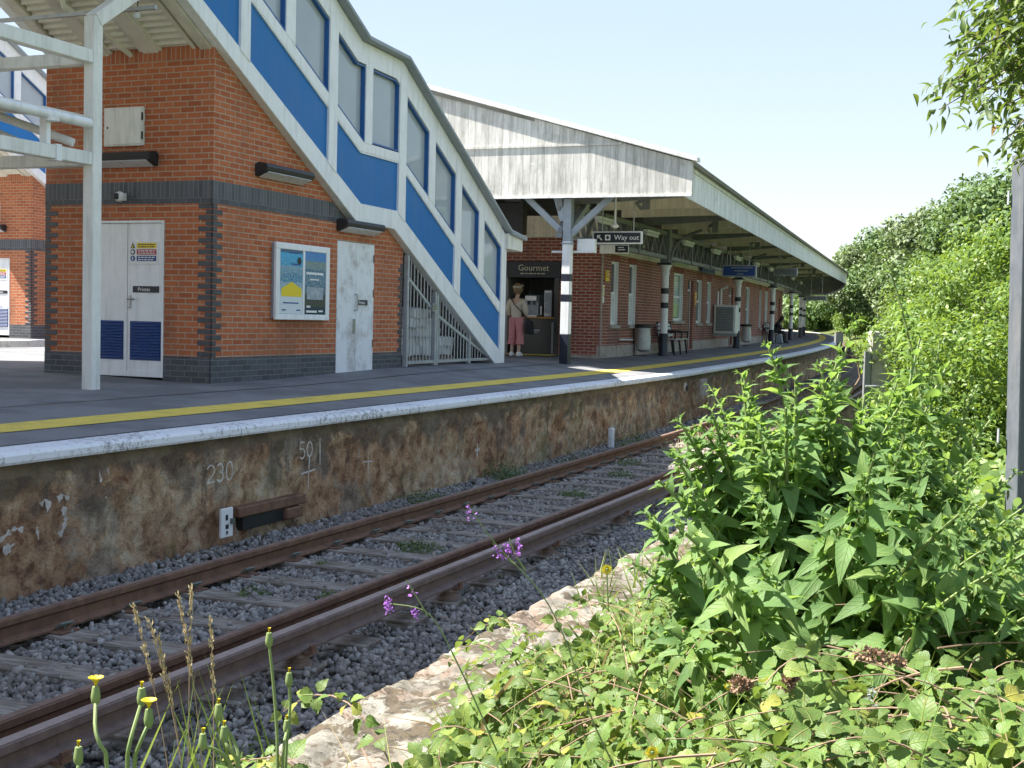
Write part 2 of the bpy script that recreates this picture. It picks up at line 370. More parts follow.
def yellow():
    m = Mat('yellow tactile paving'); uv = m.coord('UV'); v = m.n('ShaderNodeTexVoronoi', {'feature': 'F1'}, Vector=uv, Scale=15., Randomness=0.)
    d = m.ramp(v.outputs['Distance'], [(.3, 1), (.42, 0)])
    col = m.mix(m.ramp(m.noise(25, 7, .7), [(.42, 0), (.72, 1)]), (.80, .61, .08), (.60, .48, .17))
    col = m.mix(m.math('MULTIPLY', m.ramp(m.noise(3, 7, .7), [(.5, 0), (.75, 1)]), .6), col, (.22, .19, .1))
    m.bsdf(col, .75, 0, m.bump(d, .7, .01), .3); return m.m
def stones():
    m = Mat('grey ballast stone'); r = m.n('ShaderNodeNewGeometry').outputs['Random Per Island']
    col = m.ramp(r, [(0, (.14, .132, .122)), (.45, (.25, .236, .22)), (.8, (.37, .35, .325)), (.93, (.46, .435, .40)), (1, (.30, .24, .19))])
    col = m.mix(m.math('MULTIPLY', m.noise(60, 5), .4), col, (.09, .085, .085))
    lo = m.ramp(m.noise(.5, 5, .6), [(.45, 0), (.65, 1)]); col = m.mix(m.math('MULTIPLY', lo, .35), col, (.17, .13, .10))
    m.bsdf(col, .85, 0, m.bump(m.noise(120, 4), .4, .004), .3); return m.m
def bedmat():
    m = Mat('ballast bed'); v = m.n('ShaderNodeTexVoronoi', {'feature': 'F1'}, Vector=m.coord(), Scale=19., Randomness=1.)
    c = m.ramp(m.sep(v.outputs['Color'], 0), [(0, (.05, .05, .055)), (.5, (.12, .125, .135)), (1, (.22, .22, .23))])
    c = m.mix(m.ramp(v.outputs['Distance'], [(.25, 0), (.5, 1)]), c, (.03, .03, .03))
    far = m.ramp(m.noise(.3, 5, .65), [(.4, 0), (.62, 1)]); c = m.mix(m.math('MULTIPLY', far, .55), c, (.24, .19, .13))
    m.bsdf(c, .95, 0, m.bump(v.outputs['Distance'], 1., -.03), .2); return m.m
def soil():
    m = Mat('soil and grass'); n = m.noise(1.3, 8, .7)
    c = m.ramp(n, [(.3, (.05, .075, .022)), (.5, (.09, .12, .035)), (.62, (.17, .16, .07)), (.8, (.12, .09, .055))])
    m.bsdf(c, .95, 0, m.bump(m.noise(30, 6), .8, .04), .1); return m.m
def stripmat():
    m = Mat('broken lichened concrete'); n = m.noise(5, 9, .7); n2 = m.noise(17, 8, .72); o = m.coord()
    c = m.ramp(n, [(.38, (.13, .12, .10)), (.5, (.20, .188, .16)), (.6, (.27, .255, .22))])
    br = m.ramp(m.noise(1.9, 6, .62, dist=.5), [(.53, 0), (.58, 1)]); c = m.mix(m.math('MULTIPLY', br, .5), c, (.21, .125, .085))
    dk = m.ramp(m.noise(4.2, 9, .74, dist=.4), [(.505, 0), (.54, 1)]); c = m.mix(m.math('MULTIPLY', dk, .9), c, m.ramp(n2, [(.4, (.035, .03, .022)), (.6, (.11, .085, .055))]))
    li = m.ramp(n2, [(.55, 0), (.60, 1)]); c = m.mix(m.math('MULTIPLY', li, .8), c, (.07, .055, .038))
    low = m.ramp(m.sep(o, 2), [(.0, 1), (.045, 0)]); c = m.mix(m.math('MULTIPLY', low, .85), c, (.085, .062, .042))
    m.bsdf(c, .95, 0, m.bump(m.math('ADD', n, m.math('MULTIPLY', n2, .6)), .7, .015), .2); return m.m
def rustmat(name, a, b, c):
    m = Mat(name); col = m.ramp(m.noise(9, 9, .75, m.scalev(m.coord(), (1, 1, 1))), [(.3, a), (.5, b), (.72, c)])
    m.bsdf(col, .72, 0, m.bump(m.noise(80, 6), .35, .003), .35); return m.m
def sleepermat():
    m = Mat('weathered timber'); o = m.scalev(m.coord(), (22, 1.5, 22)); n = m.noise(2.4, 8, .7, o)
    c = m.ramp(n, [(.38, (.13, .11, .092)), (.5, (.26, .23, .195)), (.62, (.38, .34, .295))])
    c = m.mix(m.math('MULTIPLY', m.ramp(m.noise(3, 6), [(.5, 0), (.7, 1)]), .6), c, (.10, .06, .04))
    m.bsdf(c, .9, 0, m.bump(n, .8, .01), .2); return m.m
def flatcol(name, c, rough=.5, spec=.5, metal=0.):
    m = Mat(name); m.bsdf(m.mix(m.noise(30), c, tuple(x*.9 for x in c)), rough, metal, None, spec); return m.m
M = dict(
    asphalt=asphalt(), wall=wallmat(), coping=coping(), yellow=yellow(), stone=stones(), bed=bedmat(), soil=soil(), strip=stripmat(), sleeper=sleepermat(),
    brick=brick('orange facing brick', [(.33, .088, .036), (.45, .13, .052), (.52, .17, .072)], (.50, .37, .26), stain=((.22, .10, .06), .5)),
    redsoldier=brick('red soldier head', [(.30, .082, .036), (.40, .118, .05), (.46, .15, .066)], (.46, .34, .24), bw=.075, bh=.225, off=0),
    dark=brick('dark engineering brick', [(.05, .052, .06), (.08, .084, .095), (.11, .115, .128)], (.20, .195, .19), rough=.55, ms=.006),
    soldier=brick('soldier course brick', [(.055, .058, .066), (.088, .092, .104), (.115, .12, .133)], (.21, .205, .2), bw=.075, bh=.225, off=0, rough=.5, ms=.006),
    oldbrick=brick('old red station brick', [(.19, .045, .03), (.28, .07, .046), (.36, .105, .07)], (.46, .37, .31), bw=.23, bh=.078, ms=.011, stain=((.10, .06, .05), .4)),
    white=plain('white paint', (.76, .77, .78), (.82, .83, .84), rough=.4, dirt=(.3, .3, .28), dirt_amt=.35, streak=True),
    cream=plain('cream painted steel', (.70, .70, .66), (.78, .78, .74), rough=.5, dirt=(.26, .26, .23), dirt_amt=.45, streak=True),
    soffit=plain('cream soffit sheet', (.66, .63, .55), (.74, .71, .63), rough=.6, dirt=(.24, .22, .18), dirt_amt=.5),
    blue=plain('blue panel', (.004, .135, .40), (.006, .15, .44), rough=.4, bump=.0, spec=.25, scale=1.2, dirt=(.05, .17, .33), dirt_amt=.5, streak=True, dscale=1.2),
    blueframe=plain('blue window frame', (.008, .085, .27), rough=.35, bump=.0),
    navy=plain('navy louvre', (.006, .04, .17), rough=.4, bump=.05),
    glass=glassmat('tinted glass', (.6, .64, .66), .5, .48, (.80, .87, .93)), darkglass=glassmat('dark window glass', (.10, .11, .11), .45),
    rust=rustmat('rusty rail side', (.09, .048, .032), (.17, .09, .056), (.25, .135, .08)),
    railtop=rustmat('worn rail head', (.12, .075, .055), (.2, .13, .1), (.26, .17, .125)),
    crail=rustmat('conductor rail steel', (.10, .07, .062), (.165, .115, .10), (.22, .16, .135)),
    ctop=rustmat('conductor rail head', (.22, .16, .14), (.31, .24, .21), (.37, .29, .26)),
    steel=plain('galvanised steel', (.34, .36, .38), (.44, .46, .48), rough=.45, metal=.3, scale=12, dirt=(.2, .2, .19), dirt_amt=.4),
    greysteel=plain('grey painted steel', (.24, .28, .32), (.30, .34, .38), rough=.5),
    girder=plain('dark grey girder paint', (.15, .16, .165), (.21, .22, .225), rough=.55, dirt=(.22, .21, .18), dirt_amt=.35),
    boards=boards('white grimy boarding', (.62, .605, .565), .16, (.22, .22, .19), .95), fascia=boards('white fascia boarding', (.84, .84, .83), .12, (.33, .31, .27), .6),
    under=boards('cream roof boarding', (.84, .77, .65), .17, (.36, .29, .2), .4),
    roofgrey=plain('roof covering', (.17, .16, .14), (.23, .215, .19), rough=.8, dirt=(.09, .085, .05), dirt_amt=.6),
    black=plain('black paint', (.012, .013, .016), (.022, .023, .026), rough=.45), blackpl=plain('black plastic', (.016, .016, .018), rough=.5),
    navyblk=plain('dark navy paint', (.012, .016, .03), (.02, .024, .04), rough=.4),
    lampglass=plain('lamp diffuser', (.55, .56, .58), rough=.3, bump=.02),
    signwhite=flatcol('sign white', (.78, .78, .77)), signyellow=flatcol('sign yellow', (.8, .6, .02)), signred=flatcol('sign red', (.42, .03, .05)),
    signblue=flatcol('sign blue', (.015, .06, .26)), signblack=flatcol('sign black', (.01, .012, .02)), gold=flatcol('pale gold lettering', (.5, .46, .36)),
    lettering=flatcol('white lettering', (.75, .75, .74), .6), smear=plain('faded wall paint', (.40, .36, .32), (.60, .57, .54), rough=.9, scale=30, dirt=(.22, .14, .09), dirt_amt=.9, dscale=9), chalk=plain('white wall paint', (.46, .43, .38), (.66, .63, .58), rough=.9, scale=30, dirt=(.26, .17, .1), dirt_amt=.9, dscale=11),
    wornwhite=plain('peeling white paint', (.70, .72, .75), (.76, .78, .80), rough=.5, dirt=(.16, .10, .06), dirt_amt=.75, dscale=2.3),
    conc=plain('grey concrete', (.30, .28, .25), (.42, .40, .36), rough=.95, bump=.5, bs=60, dirt=(.14, .12, .09), dirt_amt=.6),
    stonebase=plain('pale stone plinth', (.36, .31, .27), (.46, .40, .35), rough=.9, bump=.5, scale=9, dirt=(.17, .09, .07), dirt_amt=.8, dscale=5),
    porcelain=plain('insulator pot', (.19, .13, .10), (.27, .2, .16), rough=.5), clip=plain('rail clip steel', (.10, .14, .12), (.17, .18, .15), rough=.5, metal=.4, scale=40),
    bag=plain('white plastic sacks', (.62, .63, .64), (.74, .75, .76), rough=.4, bump=.5, bs=18, bd=.02), pallet=plain('pallet timber', (.24, .18, .12), rough=.9),
    bark=plain('tree bark', (.10, .08, .06), (.16, .135, .105), rough=.95, bump=.8, bs=25, bd=.02), twig=plain('dry brown stems', (.20, .13, .085), (.32, .225, .15), rough=.9),
    stem=plain('green stems', (.13, .19, .06), (.20, .25, .09), rough=.7), greystem=plain('woody grey stems', (.19, .17, .12), (.28, .26, .2), rough=.9),
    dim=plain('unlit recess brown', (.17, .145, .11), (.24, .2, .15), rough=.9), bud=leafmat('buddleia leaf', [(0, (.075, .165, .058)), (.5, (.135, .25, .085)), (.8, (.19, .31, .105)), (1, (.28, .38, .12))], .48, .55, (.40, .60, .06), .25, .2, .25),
    bram=leafmat('bramble leaf', [(0, (.038, .105, .026)), (.45, (.066, .155, .038)), (.8, (.105, .215, .052)), (.94, (.18, .265, .06)), (1, (.36, .32, .06))], .30, .5, (.38, .52, .06), .3, .22, .45),
    shrub=leafmat('shrub leaf', [(0, (.045, .10, .020)), (.5, (.095, .175, .032)), (.85, (.155, .245, .045)), (1, (.25, .33, .06))], .38, .45, (.42, .58, .05)),
    tree=leafmat('tree leaf', [(0, (.036, .080, .022)), (.5, (.068, .13, .036)), (.85, (.105, .175, .05)), (1, (.15, .21, .065))], .18, .55, (.34, .5, .06)),
    tree2=leafmat('pale tree leaf', [(0, (.055, .085, .034)), (.5, (.10, .15, .058)), (1, (.17, .225, .09))], .20, .5, (.40, .52, .08)),
    over=leafmat('hanging leaf', [(0, (.035, .09, .020)), (.5, (.075, .155, .032)), (.85, (.12, .21, .04)), (.98, (.18, .26, .05)), (1, (.24, .14, .05))], .34, .5, (.36, .5, .05)),
    grass=leafmat('grass blade', [(0, (.08, .16, .03)), (.6, (.15, .25, .05)), (1, (.30, .32, .10))], .3, .5, (.4, .5, .08)),
    straw=leafmat('straw grass', [(0, (.30, .22, .11)), (.6, (.44, .35, .19)), (1, (.55, .46, .27))], .2, .7, (.5, .4, .2)),
    dead=leafmat('dead flower spike', [(0, (.17, .10, .065)), (.6, (.30, .19, .125)), (1, (.42, .29, .19))], .1, .8, (.3, .2, .1)),
    petal=leafmat('purple petal', [(0, (.30, .10, .48)), (1, (.50, .22, .68))], .3, .5, (.5, .2, .6)), yellowp=leafmat('yellow petal', [(0, (.75, .55, .02)), (1, (.85, .72, .05))], .2, .5, (.8, .7, .05)),
    whitep=leafmat('white petal', [(0, (.75, .72, .72)), (1, (.85, .83, .83))], .3, .5, (.8, .8, .8)), weed=leafmat('low weed leaf', [(0, (.05, .09, .03)), (.6, (.10, .16, .05)), (1, (.20, .22, .09))], .3, .6),
    moss=plain('brown moss', (.12, .065, .03), (.2, .12, .05), rough=1., bump=1., bs=50, bd=.02),
    skin=plain('skin', (.50, .31, .23), (.56, .36, .27), rough=.5, bump=.05), hair=plain('light brown hair', (.16, .09, .05), (.28, .18, .10), rough=.5, scale=30), darkhair=plain('dark hair', (.02, .016, .013), rough=.5),
    knit=plain('cream knit', (.52, .46, .37), (.60, .54, .45), rough=.9, bump=.5, bs=90), pink=plain('pink cotton', (.50, .18, .20), (.60, .27, .28), rough=.85, scale=18), shoe=plain('white trainer', (.72, .72, .72), rough=.6),
    darkcloth=plain('dark cloth', (.012, .012, .016), (.025, .025, .032), rough=.85), counter=plain('kiosk counter black', (.02, .018, .017), rough=.35), wood=plain('varnished wood', (.36, .18, .05), (.46, .25, .08), rough=.4),
    greywall=plain('grey kiosk lining', (.22, .22, .22), rough=.6), machine=plain('machine steel', (.30, .30, .31), rough=.3, metal=.6), rubber=plain('black rubber', (.013, .013, .013), rough=.6))
def postermat(name, rows):
    """printed poster: colour fields by height with speckled picture areas, all flat print"""
    m = Mat(name); uv = m.coord('UV'); v = m.sep(uv, 1)
    c = m.ramp(v, rows, 'CONSTANT')
    pic = m.ramp(m.noise(23, 5, .7, uv), [(.35, (.02, .06, .12)), (.5, (.05, .22, .42)), (.6, (.45, .5, .45)), (.72, (.12, .17, .08))])
    mask = m.ramp(v, [(0, 0), (.30, 0), (.36, .55), (.62, .8), (.84, .25), (1, 0)])
    c = m.mix(mask, c, pic); m.bsdf(c, .25, 0, None, .5); return m.m
M['poster_a'] = postermat('poster print harbour', [(0, (.62, .68, .72)), (.3, (.5, .62, .7)), (.5, (.03, .26, .42)), (.62, (.25, .42, .5)), (.75, (.02, .36, .62)), (.95, (.02, .10, .2))])
M['poster_b'] = postermat('poster print city', [(0, (.012, .03, .075)), (.12, (.05, .055, .06)), (.3, (.07, .075, .08)), (.45, (.10, .11, .12)), (.6, (.015, .03, .08)), (.72, (.2, .25, .2)), (.85, (.04, .2, .5))])
M['greensheet'] = postermat('mottled green sheet', [(0, (.2, .36, .16)), (.3, (.28, .42, .2)), (.6, (.36, .46, .24)), (.85, (.22, .36, .2))])
# ------------------------------------------------------------------ ground, platform, track bed
def axis(lo, hi, fine_lo, fine_hi, step, grow):
    a = list(np.arange(fine_lo, fine_hi+1e-6, step)); d = step
    while a[-1] < hi: d *= grow; a.append(a[-1]+d)
    d = step
    while a[0] > lo: d *= grow; a.insert(0, a[0]-d)
    return np.array(a)
xs = axis(-1500, 1500, -14, 30, .55, 1.25); ys = axis(-200, 2500, -6, 60, .6, 1.22)
V = np.array([(x, y, ground(x, y)) for y in ys for x in xs]); nx = len(xs)
ii = np.array([(j*nx+i, j*nx+i+1, (j+1)*nx+i+1, (j+1)*nx+i) for j in range(len(ys)-1) for i in range(nx-1)])
tag(np_mesh('ground', V, [ii], M['soil'], smooth=True), kind='structure')
# platform surface and edges
pl = thing('platform', None, None); tag(pl, kind='structure')
ss = frange(-40, 16, 1.)+frange(17, 150, 2.5)
def deck_mesh(n_lo, n_hi, f, ns):
    V = []; F = []; k = len(ns)
    for s in ss:
        for n in ns: V.append(T(s, n, f(s, n)))
    for i in range(len(ss)-1):
        for j in range(k-1): F.append((i*k+j, (i+1)*k+j, (i+1)*k+j+1, i*k+j+1))
    return np.array(V), np.array(F)[:, ::-1]
ns = [.3, .6, 1, 1.5, 2, 2.5, 3, 3.5, 4, 5, 5.5, 7, 9, 12, 13.3]
V, F = deck_mesh(.3, 13.3, None or (lambda s, n: deck(s, n)+g(s) if n < 11 else deck(s, 3)+g(s)-.01), ns)
np_mesh('surface', V, [F], M['asphalt'], pl)
m = MB(G); m.sweep([(.31, .955), (.31, .86), (-.02, .86), (-.03, .88), (-.03, .925), (-.015, .948), (.01, .956)], ss)
m.build('coping', M['coping'], pl, bevel=0)
m = MB(lambda s, n, z: T(s, n, deck(s, n)+g(s)+z)); m.sweep([(.86, .006), (1.30, .006)][::-1], ss, closed=False, caps=False); m.build('tactile_strip', M['yellow'], pl, fix=False)
m = MB(lambda s, n, z: T(s, n, deck(s, n)+g(s)+z)); m.sweep([(2.30, .004), (2.325, .004)][::-1], ss, closed=False, caps=False); m.build('tarmac_joint', M['black'], pl, fix=False)
m = MB(lambda s, n, z: T(s, n, 1.06+g(s)+z)); m.sweep([(12.25, .006), (12.75, .006)][::-1], ss, closed=False, caps=False); m.build('tactile_strip', M['yellow'], pl, fix=False)
m = MB(G); m.sweep([(13.29, 1.065), (13.6, 1.065), (13.6, .9), (13.29, .9)], ss); m.build('coping', M['coping'], pl)
m = MB(G); m.sweep([(13.5, .9), (13.5, -.4), (13.3, -.4), (13.3, .9)], ss); m.build('far_face', M['wall'], pl)
# the far platform beyond the other track
p2 = thing('platform', None, None); tag(p2, kind='structure')
m = MB(G); m.sweep([(16.9, 1.17), (27, 1.2), (27, -.4), (16.9, -.4)], ss); m.build('surface', M['asphalt'], p2)
m = MB(G); m.sweep([(16.4, 1.185), (16.91, 1.185), (16.91, .98), (16.4, .98)], ss); m.build('coping', M['coping'], p2)
m = MB(G); m.sweep([(16.6, .98), (16.75, .98), (16.75, -.4), (16.6, -.4)], ss); m.build('face', M['black'], p2)
# the platform's front wall, rough
sw = frange(-14, 14, .07)+frange(14.3, 60, .3)+frange(61, 150, 2.); zw = frange(-.42, .84, .06)
from mathutils import noise as mn
V = []
for s in sw:
    for z in zw:
        p = Vector((s, z*1.3, 0)); d = .045*mn.fractal(p*1.8, .7, 2., 6)+.03*mn.noise(p*8)+.05*max(0, mn.noise(p*3+Vector((4, 0, 2)))-.25)
        d *= 1 if z < .75 else .25
        if z > .62 and z < .80: d -= .015
        V.append(T(s, .10+d, z+g(s)))
k = len(zw); F = np.array([(i*k+j, (i+1)*k+j, (i+1)*k+j+1, i*k+j+1) for i in range(len(sw)-1) for j in range(k-1)])
pw = np_mesh('platform_wall', np.array(V), [F], M['wall'], smooth=True)
tag(pw, 'stained brown brick and render wall under the white platform edge', 'wall')
def mark(name, pts, w=.018, n=.045, jit=.35):
    """brushed paint strokes: flat ribbons with uneven edges"""
    m = MB(S)
    for line in pts:
        P = []
        for a, b in zip(line[:-1], line[1:]):
            k = max(2, int(math.hypot(b[0]-a[0], b[1]-a[1])/.02)); P += [(a[0]+(b[0]-a[0])*i/k, a[1]+(b[1]-a[1])*i/k) for i in range(k)]
        P.append(line[-1]); L_ = []; R_ = []
        for i, p in enumerate(P):
            q_ = P[min(i+1, len(P)-1)]; o_ = P[max(i-1, 0)]; d = Vector((q_[0]-o_[0], q_[1]-o_[1])); d = d.normalized() if d.length else Vector((1, 0)); k = w/2*(1+jit*random.uniform(-1, .6))
            L_.append((p[0]-d.y*k, n, p[1]+d.x*k)); R_.append((p[0]+d.y*k, n, p[1]-d.x*k))
        for i in range(len(P)-1): m.poly([L_[i], L_[i+1], R_[i+1], R_[i]])
    m.v = [(s_, .10-.055+.02*0+n_*0, z_) for s_, n_, z_ in m.v]
    return m.build(name, M['smear' if 'smudge' in name else 'chalk'], pw, fix=False)
def curve_(cx, cz, rx, rz, a0, a1, k=14): return [(cx+rx*math.cos(math.radians(a0+(a1-a0)*i/k)), cz+rz*math.sin(math.radians(a0+(a1-a0)*i/k))) for i in range(k+1)]
# the figures 230 and 50, brushed on
mark('painted_number', [curve_(-2.19, .565, .055, .05, 160, -30)+[(-2.25, .455), (-2.13, .46)], curve_(-2.05, .575, .045, .04, 150, -80)+curve_(-2.05, .50, .05, .045, 80, -150), curve_(-1.90, .535, .05, .085, 90, 450, 20)], .019)
mark('painted_number', [[(-.60, .70), (-.68, .70), (-.69, .63)]+curve_(-.645, .585, .05, .05, 100, -140), curve_(-.50, .62, .05, .075, 90, 450, 20)], .017)
mark('painted_line', [[(-.50, .54), (-.52, .20)], [(-.66, .38), (-.38, .40)], [(-.30, .72), (-.29, .44)]])
mark('painted_cross', [[(.74, .48), (.75, .24)], [(.62, .38), (.86, .37)]], .014)
mark('painted_cross', [[(3.74, .34), (3.74, .16)], [(3.66, .25), (3.82, .25)]], .035)
mark('painted_smudge', [[(-4.75, .30), (-4.60, .38), (-4.50, .36)], [(-4.70, .22), (-4.58, .27)]], .05, jit=1.)
mark('painted_smudge', [[(-4.32, .52), (-4.28, .56), (-4.24, .52), (-4.25, .46)], [(-4.14, .54), (-4.08, .57), (-4.02, .53)], [(-4.08, .48), (-4.05, .38), (-4.08, .30), (-4.12, .26)], [(-4.36, .36), (-4.34, .26)]], .045, jit=1.)
mark('painted_smudge', [[(-3.68, .72), (-3.65, .62)], [(-3.58, .72), (-3.56, .68)], [(-3.6, .5), (-3.58, .48)]], .03, jit=1.)
mark('painted_line', [[(5.9, .45), (5.9, .2)], [(7.2, .5), (7.2, .3)], [(11.8, .5), (11.85, .2)]], .015)
m = MB(S); m.box(-1.80, -.62, .0, .12, .08, .18); m.box(-1.0, -.70, -.02, .10, -.04, .07)
m.build('rusted_lintel', M['rust'], pw, bevel=.012)
m = MB(S); m.box(-1.70, -.95, .03, .12, -.05, .08); m.build('drain_recess', M['black'], pw)
m = MB(S); m.lathe((14.3, .02, .57), [(.01, 0), (.08, .02), (.10, .08), (.08, .17), (.01, .20)], 12, 1, .3); m.build('pipe_outlet', M['stonebase'], pw, smooth=True)
m = MB(S); m.lathe((14.3, -.03, .60), [(.01, 0), (.055, .01), (.06, .06), (.04, .11), (.01, .12)], 10, 1, .4); m.build('pipe_hole', M['black'], pw, smooth=True)
m = MB(S); m.box(15.9, 16.3, .04, .12, .40, .78); m.build('patch', M['stonebase'], pw, bevel=.01)
t = thing('marker_plate', 'small white plate with black figures at the foot of the platform wall', 'marker', S(-2.04, -.0, -.2), rot(0))
m = MB(S); m.box(-2.12, -1.94, -.03, .0, -.06, .21); m.build('plate', M['signwhite'], t, bevel=.006)
m = MB(S); m.box(-2.06, -2.03, -.036, -.031, .10, .15); m.box(-2.06, -2.02, -.036, -.031, .02, .06); m.box(-2.05, -2.03, -.036, -.031, -.03, 0); m.build('figure', M['signblack'], t)
m = MB(S); m.box(-1.99, -1.95, -.06, -.031, .06, .11); m.build('bracket', M['clip'], t)
t = thing('marker_post', 'short white concrete stub against the platform wall beside a weed tuft', 'marker', S(9.25, -.02, -.25), rot(9))
m = MB(S); m.box(9.20, 9.30, -.08, .02, -.3, .17); m.build('post', M['wornwhite'], t, bevel=.02)
# ------------------------------------------------------------------ track
ss2 = frange(-16, 16, .5)+frange(17, 170, 2.)
nb = frange(-4.0, .14, .23); V = []; 
for s in ss2:
    for n in nb:
        z = -.235+.045*sstep(-.35, .1, n)-.10*sstep(-2.75, -3.6, n)+.02*mn.noise(Vector((s*1.3, n*1.3, 3)))
        V.append(G(s, n, z))
k = len(nb); F = np.array([(i*k+j, i*k+j+1, (i+1)*k+j+1, (i+1)*k+j) for i in range(len(ss2)-1) for j in range(k-1)])
tag(np_mesh('ballast_bed', np.array(V), [F[:, ::-1]], M['bed'], smooth=True), kind='structure')
SPC = .72; S0 = -5.08-SPC*10
nsl = 0; proto = None
def rail_prof(n, top, h, hw, fw, ww=.018, ht=.045):
    return [(n-hw/2, top-.008), (n-hw/2+.01, top), (n+hw/2-.01, top), (n+hw/2, top-.008), (n+hw/2, top-ht), (n+ww/2, top-ht-.02), (n+ww/2, top-h+.035), (n+fw/2, top-h+.014), (n+fw/2, top-h),
            (n-fw/2, top-h), (n-fw/2, top-h+.014), (n-ww/2, top-h+.035), (n-ww/2, top-ht-.02), (n-hw/2, top-ht)]
rs = frange(-16, 16, .8)+frange(17, 170, 2.)
def rail(name, label, n, top, h, hw, fw, mt, mtop):
    t = thing(name, label, 'rail', S(-5, n, top-h), 0)
    m = MB(G); m.sweep(rail_prof(n, top, h, hw, fw), rs); m.build('rail_body', mt, t)
    m = MB(G); m.sweep([(n-hw/2+.008, top+.0015), (n+hw/2-.008, top+.0015)][::-1], rs, closed=False, caps=False); m.build('rail_head', mtop, t, fix=False)
    return t
rail('running_rail', 'rusty running rail beside the platform wall', -.765, 0, .159, .072, .14, M['rust'], M['railtop'])
rail('running_rail', 'rusty running rail right next to the raised conductor rail', -2.27, 0, .159, .072, .14, M['rust'], M['railtop'])
cr = rail('conductor_rail', 'brown conductor rail standing higher, on pots outside the running rails', -2.70, .082, .15, .085, .13, M['crail'], M['ctop'])
for i in range(0, 130):
    s = S0+SPC*i
    if s > 80: break
    long = i % 3 == 0
    if proto is None:
        proto = thing('sleeper', 'worn grey timber sleeper bedded in ballast under the rusty rails', 'sleeper', G(s, -1.52, -.29), rot(s), 'sleepers under the rails')
        m = MB(S); m.box(s-.125, s+.125, -2.82, -.22, -.29, -.168); b = m.build('timber', M['sleeper'], proto, bevel=.008)
        for n in (-.765, -2.27):
            m = MB(S); m.box(s-.09, s+.09, n-.16, n+.16, -.169, -.152); m.build('base_plate', M['rust'], proto, bevel=.004)
            for e in (-1, 1):
                m = MB(S); q = n+e*.075
                m.tube([(s-.05, q, -.135), (s-.045, q+e*.04, -.105), (s, q+e*.07, -.098), (s+.05, q+e*.05, -.105), (s+.05, q+e*.01, -.125), (s+.0, q-e*.0, -.118), (s-.02, q+e*.05, -.13)], .011, 6)
                m.build('clip', M['clip'], proto, smooth=True)
        o = proto
    else:
        o = copy_tree(proto); o.location = G(s, -1.52, -.29+random.uniform(-.008, .008)); o.rotation_euler = (0, random.uniform(-.006, .006), rot(s)+random.uniform(-.02, .02))
    if i % 3 == 1 and s < 40:
        q = thing('rail_insulator', 'brown pot insulator under the conductor rail', 'insulator', G(s, -2.70, -.17), rot(s), 'pots under the conductor rail')
        m = MB(G); m.lathe((s, -2.70, -.17-g(0)), [(.085, 0), (.085, .03), (.065, .035), (.065, .06), (.08, .065), (.07, .095)], 14); m.build('pot', M['porcelain'], q, smooth=True)
        m = MB(G); m.box(s-.05, s+.05, -2.80, -2.60, -.085, -.068); m.box(s-.03, s+.03, -2.81, -2.79, -.085, -.03); m.box(s-.03, s+.03, -2.61, -2.59, -.085, -.03); m.build('bracket', M['rust'], q)
# ballast stones
def stone_field(name, boxes, seed):
    r = np.random.default_rng(seed); t = (1+5**.5)/2
    ico = nrm(np.array([(-1, t, 0), (1, t, 0), (-1, -t, 0), (1, -t, 0), (0, -1, t), (0, 1, t), (0, -1, -t), (0, 1, -t), (t, 0, -1), (t, 0, 1), (-t, 0, -1), (-t, 0, 1)]))
    fc = np.array([(0, 11, 5), (0, 5, 1), (0, 1, 7), (0, 7, 10), (0, 10, 11), (1, 5, 9), (5, 11, 4), (11, 10, 2), (10, 7, 6), (7, 1, 8), (3, 9, 4), (3, 4, 2), (3, 2, 6), (3, 6, 8), (3, 8, 9), (4, 9, 5), (2, 4, 11), (6, 2, 10), (8, 6, 7), (9, 8, 1)])
    P = []
    for (s0, s1, n0, n1, dens, sz, cond) in boxes:
        N = int((s1-s0)*(n1-n0)*dens); a = r.uniform(s0, s1, N); b = r.uniform(n0, n1, N)
        for s, n in zip(a, b):
            ph = ((s-S0)/SPC+.5) % 1-.5; on = abs(ph*SPC) < .135 and -2.85 < n < -.2
            if on and r.random() < .94: continue
            if abs(n+.765) < .085 or abs(n+2.27) < .085: continue
            if abs(n+2.70) < .08 and r.random() < .5: continue
            z = -.215+.05*sstep(-.35, .1, n)-.11*sstep(-2.75, -3.6, n)+r.uniform(-.008, .022)+(.035 if on else 0)
            P.append((*G(s, n, z), sz*r.uniform(.5, 1.7)))
    P = np.array(P); n = len(P); A = nrm(r.normal(size=(n, 3))); B = nrm(np.cross(A, r.normal(size=(n, 3)))); C = np.cross(A, B)
    jit = ico[None]*(1+r.uniform(-.42, .30, (n, 12, 1))); sc = np.stack([P[:, 3]*r.uniform(.8, 1.3, n), P[:, 3]*r.uniform(.7, 1., n), P[:, 3]*r.uniform(.5, .85, n)], 1)
    L = jit*sc[:, None, :]
    Vv = P[:, None, :3]+L[..., 0:1]*A[:, None]+L[..., 1:2]*B[:, None]+L[..., 2:3]*C[:, None]
    F = (fc[None]+(np.arange(n)*12)[:, None, None]).reshape(-1, 3)
    return tag(np_mesh(name, Vv.reshape(-1, 3), [F], M['stone']), kind='stuff')
stone_field('ballast', [(-9, 4, -2.2, -.84, 1050, .0225, 0), (-9, 12, -.70, .06, 980, .0225, 0), (-8, 6, -3.85, -2.34, 1050, .0225, 0), (4, 14, -2.2, -.84, 420, .026, 0), (6, 16, -3.85, -2.34, 420, .026, 0), (12, 24, -.70, .06, 200, .036, 0), (14, 26, -2.2, -.84, 80, .045, 0)], 3)
